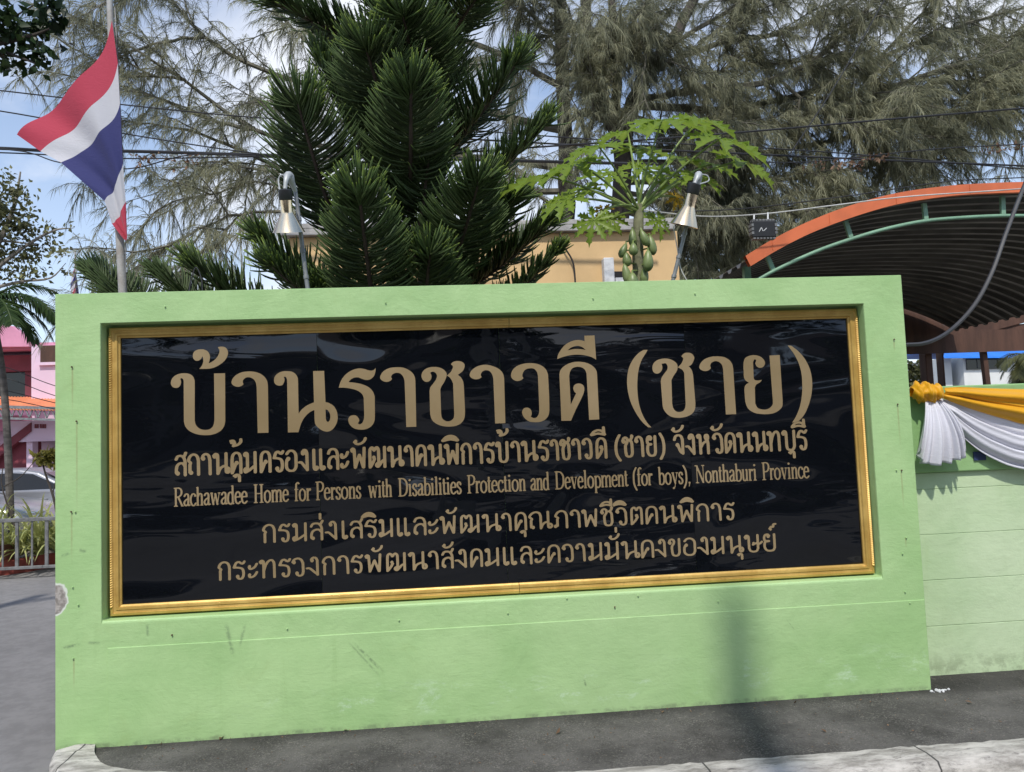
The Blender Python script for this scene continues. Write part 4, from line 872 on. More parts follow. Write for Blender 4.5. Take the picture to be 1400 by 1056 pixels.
# ------------------------------------------------------------------ papaya
M_pap = leafmat('papaya_leaf', (0.100, 0.185, 0.022), (0.260, 0.360, 0.050), 0.48, 0.4)
M_papy = leafmat('yellowing_papaya_leaf', (0.25, 0.20, 0.02), (0.48, 0.30, 0.03), 0.45, 0.5)
M_pstalk = mat('papaya_stalk', (0.17, 0.23, 0.06), 0.45, 0, 0.2, 6)
M_ptrunk = mat('papaya_trunk', (0.17, 0.17, 0.10), 0.9, 0, 0.35, 14, 0.5, 50)
M_fruit = mat('green_papaya_skin', (0.15, 0.21, 0.075), 0.42, 0, 0.25, 7, second=(0.21, 0.26, 0.10))
def papaya_leaf(c, nrm, fwd, R, r):
    """palmate leaf of nine toothed lobes, drooping towards the lobe tips"""
    n = nrm.normalized(); f = (fwd - n * fwd.dot(n)).normalized(); s = f.cross(n)
    V = [c]; F = []; T = [r.random() * .3 + .3]
    angs = [-150, -112, -76, -38, 0, 38, 76, 112, 150]
    for a0 in angs:
        ln = R * (1.0 - .30 * (abs(a0) / 150) ** 1.5) * r.uniform(.88, 1.08); a = RAD(a0 + r.uniform(-6, 6)); dr = r.uniform(.12, .34); fold = r.uniform(.05, .14)
        dv = f * cos(a) + s * sin(a); pv = -f * sin(a) + s * cos(a)
        tooth = [(.0, .0), (.16, .075), (.30, .055), (.42, .20), (.50, .10), (.60, .19), (.68, .075), (.80, .13), (.86, .045), (1.0, .0)]
        o = len(V)
        for u, wv in tooth:
            ctr = c + dv * ln * u - n * ln * dr * u * u
            up = n * ln * fold * (wv / .2)
            V += [ctr + pv * ln * wv + dv * ln * (.05 if wv > .12 else 0) + up, ctr, ctr - pv * ln * wv + dv * ln * (.05 if wv > .12 else 0) + up]
            k = r.uniform(-.06, .06) + .5; T += [k - .05, k + .30, k - .05]
        for i in range(len(tooth) - 1):
            for j in (0, 1): F.append((o + i * 3 + j, o + i * 3 + j + 1, o + i * 3 + 4 + j, o + i * 3 + 3 + j))
    return V, F, T
def build_papaya():
    Y = 1.3; m = PXM(Y)
    t = thing('papaya_tree', 'young papaya tree with lobed bright green leaves and hanging green fruit behind the wall', 'tree', (*U(874, 600, Y).xy, 0))
    b = MB(); P = [U(x, y, Y) for x, y in ((874, 640), (874, 500), (874, 400), (872, 340), (873, 300), (873, 280))]
    b.tube([Vector(p) for p in crv(P, 5)], [.055 - .022 * i / 25 for i in range(26)], 10); b.build('trunk', M_ptrunk, t, smooth=True)
    r = random.Random(21)
    LV = [  # leaf centre px, depth, radius px, tilt to the viewer, sideways tilt, yellow
     (905, 165, 1.15, 70, .25, 0, 0), (955, 163, 1.55, 62, .2, .3, 0), (858, 180, 1.75, 60, .15, -.2, 0), (818, 200, .95, 50, .2, -.2, 0), (788, 222, 1.2, 55, .3, -.35, 0), (742, 240, 1.45, 62, .1, -.3, 0), (880, 230, 1.6, 52, .55, .05, 0), (925, 215, 1.9, 52, .3, .2, 0),
     (985, 190, 1.05, 66, .35, .3, 0), (1012, 220, 1.35, 60, .35, .45, 0), (973, 225, 1.8, 45, .3, .3, 0), (775, 272, 1.05, 46, .45, -.5, 0), (905, 246, 1.7, 40, .5, 0, 0), (835, 238, 1.5, 50, .45, -.1, 0), (872, 205, 1.9, 54, .4, 0, 0), (950, 240, 1.2, 44, .4, .3, 0), (800, 258, 1.6, 44, .4, -.3, 0),
     (812, 302, .95, 34, 1.6, -.5, 0), (836, 300, 1.4, 26, 1.5, -.2, 0), (824, 288, 1.6, 20, 1.5, -.3, 1), (900, 302, 1.3, 27, 1.6, .5, 0), (924, 270, 1.5, 22, 1.3, .5, 1)]
    top = U(873, 287, Y)
    for x, y, yy, R, tv, ts, yel in LV:
        c = U(x, y, yy); st = top + Vector((r.uniform(-.015, .015), r.uniform(-.02, .02), r.uniform(-.03, .02))); d = c - st
        q = MB(); md = st.lerp(c, .5) + Vector((0, 0, .10 * d.length if tv < 1 else .22 * d.length))
        q.tube([st * (1 - u) ** 2 + md * 2 * u * (1 - u) + c * u * u for u in np.linspace(0, 1, 9)], [.011 - .005 * i / 8 for i in range(9)], 6)
        nrm = Vector((ts, -tv - .22, 1.0)) if tv < 1 else Vector((ts, -1.0, .35)); fw = Vector((d.x, d.y * .6, -.15 if tv < 1 else -1.2))
        V, F, T = papaya_leaf(c, nrm, fw, R * m * 1.16, r)
        if x < 760: fw = Vector((-1, -.2, -.1))
        l = MB(); l.add(V, F, 0, T); lf = l.build('leaf', M_papy if yel else M_pap, t, smooth='all', fixn=False)
        q.build('leaf_stalk', M_pstalk, lf, smooth=True)
    FRT = [(865, 326, 6, 13, 0, 0), (852, 343, 5.5, 11, -.45, -.02), (866, 341, 6.5, 9, 0, -.07), (857, 355, 6.5, 10, .1, -.03), (881, 326, 6, 12, .35, -.05), (891, 336, 6.5, 14, .15, -.02), (886, 357, 7.5, 15, -.05, -.07), (857, 376, 6.5, 15, .2, -.04), (865, 384, 8, 11, 0, -.11), (881, 377, 6, 13, -.1, -.02)]
    for x, y, rx, ry, a, dy in FRT:
        c = U(x, y, Y + dy - .05); d = Vector((sin(a), 0, -cos(a))); A = c - d * ry * m; f = MB()
        pf = [(0, .15), (.05, .35), (.18, .62), (.4, .9), (.62, 1), (.8, .9), (.93, .55), (.985, .2), (1, .02)]
        f.lathe(A, d, [(s * 2 * ry * m, rx * m * w) for s, w in pf], 14); fo = f.build('fruit', M_fruit, t, smooth=True, angle=120)
        s = MB(); e = P[3].lerp(P[4], .3) if y < 350 else U(874, y - 14, Y); s.tube([e, A + Vector((0, 0, .015)), A + d * .004], [.006, .006, .007], 6); s.build('fruit_stalk', M_pstalk, fo, smooth=True)
build_papaya()

# ------------------------------------------------------------------ broad-leaved trees, palms, shrubs
M_leaf = leafmat('broad_leaf', (0.020, 0.045, 0.014), (0.085, 0.135, 0.040), 0.35, 0.45)
M_leafd = leafmat('dark_broad_leaf', (0.012, 0.028, 0.010), (0.045, 0.080, 0.022), 0.25, 0.4)
M_leafo = leafmat('olive_leaf', (0.075, 0.082, 0.034), (0.220, 0.225, 0.090), 0.35, 0.5)
M_spider = leafmat('striped_leaf', (0.13, 0.19, 0.04), (0.58, 0.58, 0.24), 0.35, 0.5)
M_leafy = leafmat('yellow_green_leaf', (0.14, 0.13, 0.03), (0.36, 0.32, 0.07), 0.4, 0.5)
def blob_points(blobs, n, shell=.55):
    w = np.array([b[3] ** 2.2 for b in blobs]); w /= w.sum(); k = rng.choice(len(blobs), n, p=w); C = np.array([b[:3] for b in blobs])[k]; R = np.array([b[3] for b in blobs])[k]
    D = unit(rng.normal(size=(n, 3))); return C + D * (R * rng.uniform(shell, 1.0, n) ** .7)[:, None] * np.array([1, 1, .8])
def leaf_tree(name, label, cat, base, trunk, limbs, blobs, n, size, m, bark=None, group=None, aspect=.55, shell=.3):
    t = thing(name, label, cat, base, group); b = MB()
    for P, r0, r1 in [trunk] + limbs:
        P = [Vector(p) for p in crv([Vector(p) for p in P], 4)]; b.tube(P, [r0 + (r1 - r0) * i / (len(P) - 1) for i in range(len(P))], 7)
    b.build('trunk', bark or M_bark, t, smooth=True)
    P = blob_points(blobs, n, shell); tn = .5 + .8 * clumps(P, 1.3, 3.0) + rng.normal(size=n) * .18
    V, F, T = leaves(P, rng.uniform(.7, 1.25, n) * size, np.clip(tn, 0, 1), .5, aspect); tri_mesh('crown', V, F, m, t, T); return t
def px_blobs(L, Y, yr=.5):
    m = PXM(Y); out = []
    for x, y, r in L:
        c = U(x, y, Y + random.uniform(-yr, yr)); out.append((c.x, c.y, c.z, r * m))
    return out
def build_trees():
    # small-leaved tree at the left edge
    Y = 12; f = lambda x, y: U(x, y, Y)
    leaf_tree('small_leaved_tree', 'airy small-leaved tree with grey twigs left of the flagpole', 'tree', (*f(-40, 600).xy, ZR), ([f(-60, 720), f(-55, 560), f(-40, 420)], .16, .10),
              [([f(-42, 430), f(-10, 350), f(20, 280), f(28, 235)], .08, .015), ([f(-20, 380), f(30, 340), f(75, 315), f(100, 312)], .05, .008), ([f(-30, 400), f(30, 385), f(70, 380), (f(90, 360))], .04, .006), ([f(-30, 330), f(10, 330), f(50, 335)], .04, .01)],
              px_blobs([(-40, 300, 60), (0, 290, 45), (18, 262, 30), (25, 310, 38), (0, 350, 45), (35, 350, 30), (60, 330, 20), (85, 345, 16), (98, 312, 9), (70, 312, 16), (-30, 380, 50), (35, 378, 22), (60, 372, 15), (92, 372, 8), (8, 240, 14)], Y, .6), 2600, .12, M_leafo, M_bark2, shell=.0)
    # dark leaves of a street tree reaching in at the top left, trunk out of the picture
    Y = 2.4; f = lambda x, y: U(x, y, Y); base = Vector((-3.6, Y, 0))
    leaf_tree('street_tree', 'dark broad leaves of a tree reaching in at the upper left corner', 'tree', (base.x, Y, ZR), ([(base.x, Y, ZR), (base.x + .05, Y, 2.2), (base.x + .15, Y, 4.2)], .13, .09),
              [([(base.x + .1, Y, 3.6), f(-120, 60), f(-20, 62), f(40, 50), f(72, 38)], .04, .006), ([(base.x + .1, Y, 3.4), f(-120, 110), f(-10, 70), f(30, 80), f(55, 90)], .03, .005), ([f(-20, 62), f(10, 30), f(50, 5)], .012, .005)],
              px_blobs([(-60, 40, 55), (0, 25, 30), (-10, 70, 28), (25, 55, 26), (50, 35, 24), (40, 85, 18), (60, 70, 16), (80, 32, 14), (90, 60, 10), (68, 10, 22), (10, 92, 14), (56, 97, 8), (-20, 0, 40)], Y, .15), 900, .098, M_leafd, M_bark, aspect=.62, shell=0)
    # far planting right of the buff building and through the pavilion
    Y = 15; f = lambda x, y: U(x, y, Y)
    leaf_tree('garden_tree', 'small bushy tree between the buff building and the orange-edged pavilion', 'tree', (*f(965, 620).xy, -.02), ([f(965, 620), f(965, 480), f(968, 390)], .12, .06), [([f(966, 420), f(990, 330), f(1010, 300)], .04, .01)],
              px_blobs([(955, 365, 20), (972, 345, 18), (985, 370, 22), (1000, 330, 18), (1005, 360, 20), (950, 385, 20), (1015, 310, 14), (1030, 335, 18)], Y), 2600, .14, M_leaf)
    Y = 12; f = lambda x, y: U(x, y, Y)
    leaf_tree('garden_shrub', 'sunlit leafy shrub seen under the pavilion roof beside the brown post', 'shrub', (*f(1250, 600).xy, -.02), ([f(1250, 610), f(1252, 540)], .06, .03), [], px_blobs([(1247, 505, 16), (1258, 515, 14), (1240, 525, 18), (1262, 495, 9), (1255, 540, 22)], Y), 900, .12, M_leafo, shell=0)
build_trees()
def palm_crown(b, top, fronds, r, tint_base=.4):
    for az, el, L, w in fronds:
        d = Vector((cos(az) * cos(el), sin(az) * cos(el), sin(el))); P = []; q = top.copy(); v = d.copy(); n = 16
        for i in range(n + 1):
            P.append(q.copy()); v = (v + Vector((0, 0, -.115))).normalized(); q = q + v * (L / n)
        b.tube(P, [.022 - .017 * i / n for i in range(n + 1)], 5, tint=[tint_base + .3] * (n + 1))
        side = d.cross(Vector((0, 0, 1))).normalized()
        for i in range(1, n + 1):
            for u in (0, .33, .66):
                p = P[i - 1].lerp(P[i], u); tg = (P[i] - P[i - 1]).normalized()
                for s in (-1, 1):
                    l = w * (sin(pi * (.12 + .86 * (i + u) / (n + 1))) ** .6) * r.uniform(.85, 1.1); dv = (side * s * .8 + tg * .75 + Vector((0, 0, r.uniform(-.1, .25)))).normalized()
                    wd = tg.cross(dv).cross(dv).normalized() * .016; m2 = p + dv * l * .55 - Vector((0, 0, .06 * l)); e = p + dv * l - Vector((0, 0, .38 * l)); k = tint_base + r.uniform(-.3, .35)
                    b.add([p - wd * .5, p + wd * .5, m2 - wd, m2 + wd, e], [(0, 1, 3, 2), (2, 3, 4)], 0, k)
def build_palms():
    r = random.Random(9); Y = 8.0
    t = thing('palm_tree', 'palm with drooping feather fronds before the pink building, cut by the left edge', 'palm', (*U(13, 700, Y).xy, ZR)); top = U(-14, 412, Y)
    b = MB(); b.tube([Vector(p) for p in crv([U(15, 790, Y), U(14, 700, Y), U(9, 580, Y), U(2, 500, Y), top], 4)], [.060 - .014 * i / 16 for i in range(17)], 8); b.build('trunk', M_bark3, t, smooth=True)
    c = MB(); palm_crown(c, top, [(RAD(-8), .55, 1.35, .36), (RAD(20), .25, 1.1, .34), (RAD(-40), .35, 1.0, .34), (RAD(60), .7, 1.2, .34), (RAD(120), .5, 1.2, .34), (RAD(180), .4, 1.3, .34), (RAD(230), .5, 1.2, .34), (RAD(-75), .6, 1.0, .32), (RAD(-5), .0, 1.05, .34), (RAD(30), .95, 1.1, .32)], r)
    c.build('crown', M_leafd if False else M_leaf, t, fixn=False)
    Y = 18.0; t = thing('palm_tree', 'shaggy palm in front of the blue-roofed building, cut by the right edge', 'palm', (*U(1405, 590, Y).xy, -.02)); top = U(1408, 488, Y)
    b = MB(); b.tube([U(1405, 600, Y), U(1407, 540, Y), top], [.14, .13, .11], 8); b.build('trunk', M_bark2, t, smooth=True)
    c = MB(); palm_crown(c, top, [(RAD(a), e, 1.1, .42) for a, e in ((180, .5), (205, .1), (150, .2), (230, .6), (120, .7), (0, .5), (60, .4), (300, .3), (195, -.5), (170, -.3), (215, -.7))], r, .3)
    c.build('crown', M_leafo, t, fixn=False)
    # young tree with bare twigs and a tuft of yellow leaves
    Y = 7.4; f = lambda x, y: U(x, y, Y)
    leaf_tree('young_tree', 'thin bare-twigged sapling with a yellowing leaf tuft before the grey car', 'tree', (*f(64, 720).xy, ZR), ([f(84, 740), f(73, 680), f(62, 648), f(58, 632)], .022, .010),
              [([f(20, 720), f(2, 660), f(4, 640)], .012, .006), ([f(6, 665), f(28, 652), f(48, 630)], .010, .005), ([f(72, 676), f(80, 640)], .01, .005)], px_blobs([(62, 625, 10), (70, 620, 10), (78, 628, 10), (54, 630, 6), (72, 634, 8), (50, 626, 4)], Y, .1), 260, .11, M_leafy, aspect=.4, shell=0)
build_palms()
def spider_plant(b, c, R, n, r):
    for _ in range(n):
        az = r.uniform(0, 2 * pi); el = r.uniform(.5, 1.45); d = Vector((cos(az) * cos(el), sin(az) * cos(el), sin(el))); L = R * r.uniform(.7, 1.25); q = c + Vector((cos(az), sin(az), 0)) * r.uniform(0, .06); v = d.copy(); s = Vector((-sin(az), cos(az), 0)) * .026; V = []; N = 6; T = []
        for i in range(N + 1):
            w = s * (1 - (i / N) ** 2) * 1.0; V += [q - w, q + w]; T += [r.uniform(.3, .9)] * 2; v = (v + Vector((0, 0, -.42 * (i / N + .25)))).normalized(); q = q + v * (L / N)
        T = [T[0]] * len(T); b.add(V, [(2 * i, 2 * i + 1, 2 * i + 3, 2 * i + 2) for i in range(N)], 0, T)
def build_flowerbed():
    Y = 7.6; r = random.Random(4)
    lab = ['yellow striped spider plant between the rails left of the pale gate post', 'yellow striped spider plant in the red bed against the green wall', 'yellow spider plant cut by the left edge of the red bed', 'yellow striped spider plant hidden half behind the green wall']
    for i, x in enumerate((24, 54, -12, 84)):
        c = U(x, 752, Y); c.z = .06; b = MB(); spider_plant(b, c, .95, 60, r); o = b.build('spider_plant', M_spider, fixn=False); tag(o, lab[i], 'plant', 'spider plants in the red-edged bed')
build_flowerbed()
# ------------------------------------------------------------------ flags
M_steel = mat('galvanised_steel', (0.20, 0.20, 0.20), 0.5, 0.4, 0.25, 12, 0.2, 60)
M_pole = mat('weathered_white_pole', (0.50, 0.50, 0.48), 0.7, 0.1, 0.2, 10, 0.2, 60, second=(0.30, 0.27, 0.24))
def cloth(name, rgb, rough=0.75, trans=0.25):
    m, nt, b = _new(name); b.inputs['Base Color'].default_value = (*rgb, 1); b.inputs['Roughness'].default_value = rough; b.inputs['Specular IOR Level'].default_value = .2
    b.inputs['Sheen Weight'].default_value = .15
    tr = nt.nodes.new('ShaderNodeBsdfTranslucent'); tr.inputs['Color'].default_value = (*rgb, 1); ms = nt.nodes.new('ShaderNodeMixShader'); ms.inputs[0].default_value = trans
    _bump(nt, b, _noise(nt, _obj(nt, (1, 1, 2.5)), 22, 5, .6, 1.2), .35, .008)
    nt.links.new(b.outputs[0], ms.inputs[1]); nt.links.new(tr.outputs[0], ms.inputs[2]); nt.links.new(ms.outputs[0], nt.nodes['Material Output'].inputs[0]); return m
M_fr, M_fw, M_fb = cloth('flag_red', (0.52, 0.065, 0.105)), cloth('flag_white', (0.62, 0.62, 0.66)), cloth('flag_blue', (0.050, 0.055, 0.18))
def build_flags():
    Y = 1.2
    b = MB(); b.tube([U(170, 560, Y), U(168, 400, Y), U(161, 280, Y), U(150, 0, Y), U(144, -160, Y)], [.030, .028, .026, .021, .019], 12)
    p = thing('flag_pole', 'weathered white metal flagpole rising behind the wall', 'flagpole', (*U(170, 600, Y).xy, 0)); b.build('pole', M_pole, p, smooth=True)
    b = MB(); b.tube([U(157, 10, Y - .04), U(166, 180, Y - .05), U(172, 330, Y - .04), U(171, 420, Y - .04)], .004, 5); b.build('rope', M_steel, p)
    # cloth: hoist edge hangs down the pole, fly edge swings out to the left
    V = [0, 1 / 6, 1 / 3, 2 / 3, 5 / 6, 1]
    hoist = [(153, 28), (161, 87), (164, 142), (168, 224), (172, 276), (174, 326)]
    fly = [(27, 187), (58, 209), (87, 225), (143, 275), (153, 306), (170, 328)]
    bow = [(11, 15), (9, 12), (6, 8), (2, 4), (1, 1), (0, 0)]
    lerp = lambda L, v: tuple(np.interp(v, V, [q[k] for q in L]) for k in (0, 1))
    b = MB(); R, Cn = 60, 40
    for st, (v0, v1, mi) in enumerate(((0, 1 / 6, 0), (1 / 6, 1 / 3, 1), (1 / 3, 2 / 3, 2), (2 / 3, 5 / 6, 1), (5 / 6, 1, 0))):
        rows = []; k = max(3, int(R * (v1 - v0)))
        for i in range(k + 1):
            v = v0 + (v1 - v0) * i / k; h, e, bw = lerp(hoist, v), lerp(fly, v), lerp(bow, v); row = []
            for j in range(Cn + 1):
                u = j / Cn; w = 6.75 * u * (1 - u) ** 2
                x = h[0] * (1 - u) + e[0] * u + bw[0] * w; y = h[1] * (1 - u) + e[1] * u + bw[1] * w
                q = U(x, y, Y - .085); a = u * (1.6 - v) * 7 + v * 5
                q = q + Vector((0, .038 * sin(a) * min(1, u * 2.5) * (1 - .4 * v) + .010 * sin(u * 19 + v * 11) * u, 0)); row.append(q)
            rows.append(row)
        b.grid(rows, mi)
    f = b.build('flag', [M_fr, M_fw, M_fb], smooth='all', fixn=False); tag(f, 'large red white and blue striped flag hanging limp from the pole', 'flag', kind='thing')
    # far flag
    Y = 26; b = MB(); b.tube([U(104, 640, Y), U(103, 345, Y)], [.06, .035], 8); tag(b.build('flag_pole', M_pole, smooth=True), 'thin distant pole with a small flag beside the wall corner', 'flagpole', kind='thing')
    b = MB()
    for k in range(5):
        rows = []
        for i in range(4):
            v = (k + i / 3) / 5; rows.append([U(103 - 10 * u * (.35 + .65 * sin(pi * v * .8)) + 6 * v * u, 362 + 36 * v + 12 * u, Y - .1 + .12 * sin(u * 6 + v * 5)) for u in np.linspace(0, 1, 8)])
        b.grid(rows, (0, 1, 2, 2, 0)[k] if k != 3 else 1)
    for side in (1,):
        rows = []
        for i in range(8):
            v = i / 7; rows.append([U(104 + 5 * u * v, 368 + 34 * v + 6 * u, Y + .1 * sin(u * 5)) for u in np.linspace(0, 1, 5)])
        b.grid(rows, 2)
    tag(b.build('flag', [M_fr, M_fw, M_fb], smooth='all', fixn=False), 'tiny far red white and blue flag above the left end of the wall', 'flag', kind='thing')
build_flags()

# ------------------------------------------------------------------ spot lamps behind the board
M_socket = mat('black_socket', (0.015, 0.016, 0.018), 0.5, 0, 0.2, 8)
M_chrome = mat('brushed_aluminium_shade', (0.84, 0.68, 0.46), 0.22, 1.0, 0.12, 9, 0.06, 120, stretch=(1, 1, .1))
M_lpole = mat('grey_lamp_pole', (0.22, 0.23, 0.235), 0.55, 0.4, 0.25, 14)
M_bracket = mat('grey_cast_bracket', (0.42, 0.44, 0.44), 0.5, 0.2, 0.15, 14)
def build_lamp(px, label):
    Y = 0.42; m = PXM(Y); g = lambda k, dy=0: U(*px[k], Y + dy)
    t = thing('spot_lamp', label, 'lamp', tuple(g('base'))); base = g('base'); elbow = g('elbow')
    b = MB(); b.tube([base - Vector((0, 0, .35)), base, elbow], [.013, .013, .012], 10)
    for f in (.12, .38, .7): c = base.lerp(elbow, f); b.tube([c, c + (elbow - base) * .035], [.0165, .0165], 10)
    b.build('pole', M_lpole, t, smooth=True)
    A, Bt = g('neck', -.10), g('mouth', -.048); d = (Bt - A).normalized(); L = (Bt - A).length
    s = MB(); rn, rb = px['r'][0] * m, px['r'][1] * m
    s.lathe(A, d, [(0, rn), (L * .36, rn * 1.02), (L * .42, rn * 1.1), (L * .97, rb * .97), (L, rb), (L * .985, rb * .93), (L * .5, rn), (L * .4, rn * .9)], 32, cap=False); s.build('shade', M_chrome, t, smooth=True, angle=40)
    k = MB(); k.lathe(A - d * L * .34, d, [(0, rn * .95), (.004, rn * 1.12), (L * .30, rn * 1.16), (L * .33, rn * 1.05), (L * .36, rn * .9)], 20); k.build('socket', M_socket, t, smooth=True)
    q = MB(); top = A - d * L * .34; e = g('arch', -.06)
    q.tube([Vector(p) for p in crv([elbow, elbow.lerp(e, .6), e, e.lerp(top, .5) + Vector((0, -.02, .006)), top], 5)], [.013, .014, .015, .017, .018, .02, .023, .025, .026, .026, .025, .024, .022, .020, .018, .016, .014, .013, .012, .012, .012], 10)
    q.build('bracket', M_bracket, t, smooth=True)
    w = MB(); sg = px['side']; w.tube([Vector(p) for p in crv([e + Vector((sg * .01, -.02, .0)), e + Vector((sg * .045, -.03, -.012)), e + Vector((sg * .055, -.03, -.04)), top + Vector((sg * .025, -.02, -.01))], 6)], .004, 6); w.build('wire', M_bracket, t, smooth=True)
build_lamp(dict(base=(421, 398), elbow=(404, 262), arch=(395, 240), neck=(391, 274), mouth=(395, 318), r=(8, 21.5), side=-1), 'leftmost chrome cone spot lamp on a leaning grey pole by the pine')
build_lamp(dict(base=(918, 392), elbow=(943, 292), arch=(955, 240), neck=(946, 266), mouth=(935, 309), r=(8, 20), side=1), 'tilted chrome cone spot lamp on a leaning grey pole right of the papaya')

# ------------------------------------------------------------------ buildings behind
M_buff = mat('buff_render', (0.66, 0.45, 0.225), 0.85, 0, 0.08, 1.5, 0.15, 60)
M_conc = mat('weathered_concrete', (0.34, 0.33, 0.32), 0.9, 0, 0.3, 5, 0.3, 50)
M_sheet = mat('grey_roof_sheet', (0.40, 0.41, 0.44), 0.6, 0.2, 0.2, 6)
M_white = mat('peeling_whitewash', (0.60, 0.61, 0.62), 0.85, 0, 0.15, 14, 0.3, 40)
M_dark = mat('dark_interior', (0.012, 0.012, 0.014), 0.9, 0, 0.2, 3)
M_glass = mat('dark_window_glass', (0.012, 0.016, 0.02), 0.06, 0, 0.2, 1)
def build_buff():
    Y = 6.2; f = lambda x, y, yy=Y: U(x, y, yy)
    a, c = f(395, 318), f(926, 318); x0, x1 = a.x, c.x; zt = f(800, 318).z
    t = thing('buff_building', 'low buff rendered building with a grey roof slab behind the papaya', 'building', ((x0 + x1) / 2, Y + 2, -.02))
    b = MB(); b.box((x0, Y, -.05), (x1, Y + 4, zt)); b.build('wall', M_buff, t, bevel=.01)
    b = MB(); b.box((x0 - .1, Y - .10, zt + .001), (x1 - .06, Y + 4.2, zt + .09)); b.box((x0 - .1, Y - .10, zt + .091), (x1 - .06, Y - .02, zt + .16)); r = b.build('roof', M_conc, t, bevel=.008)
    b = MB(); p, q = f(655, 306, Y + .4), f(745, 306, Y + .4); n = 22; rows = []
    for i in range(2 * n + 1):
        x = p.x + (q.x - p.x) * i / (2 * n); z = zt + .10 + (.02 if i % 2 else 0); rows.append([(x, Y + .05, z), (x, Y + 1.3, z + .30)])
    b.grid(rows); rs = b.build('roof_sheet', M_sheet, r)
    md = rs.modifiers.new('thickness', 'SOLIDIFY'); md.thickness = .012
    b = MB(); p, q = f(822, 356), f(838, 400); b.box((p.x, Y - .16, q.z - .4), (q.x, Y - .002, p.z)); b.build('whitewashed_pillar', M_white, t, bevel=.012)
    p, q = f(839, 372), f(857, 382); b = MB(); b.box((p.x, Y - .03, q.z), (q.x, Y - .003, p.z)); v = b.build('vent_opening', M_dark, t)
    b = MB(); b.box((p.x - .01, Y - .14, q.z - .07), (q.x + .02, Y - .0035, q.z - .002)); b.build('sill', M_white, v, bevel=.006)
    cb = MB(); cb.tube([Vector(k) for k in crv([f(765, 320, Y - .05), f(770, 335, Y - .06), f(783, 358, Y - .06), (f(787, 392, Y - .05))], 6)], .012, 6); cb.build('drain_hose', M_socket, t, smooth=True)
build_buff()

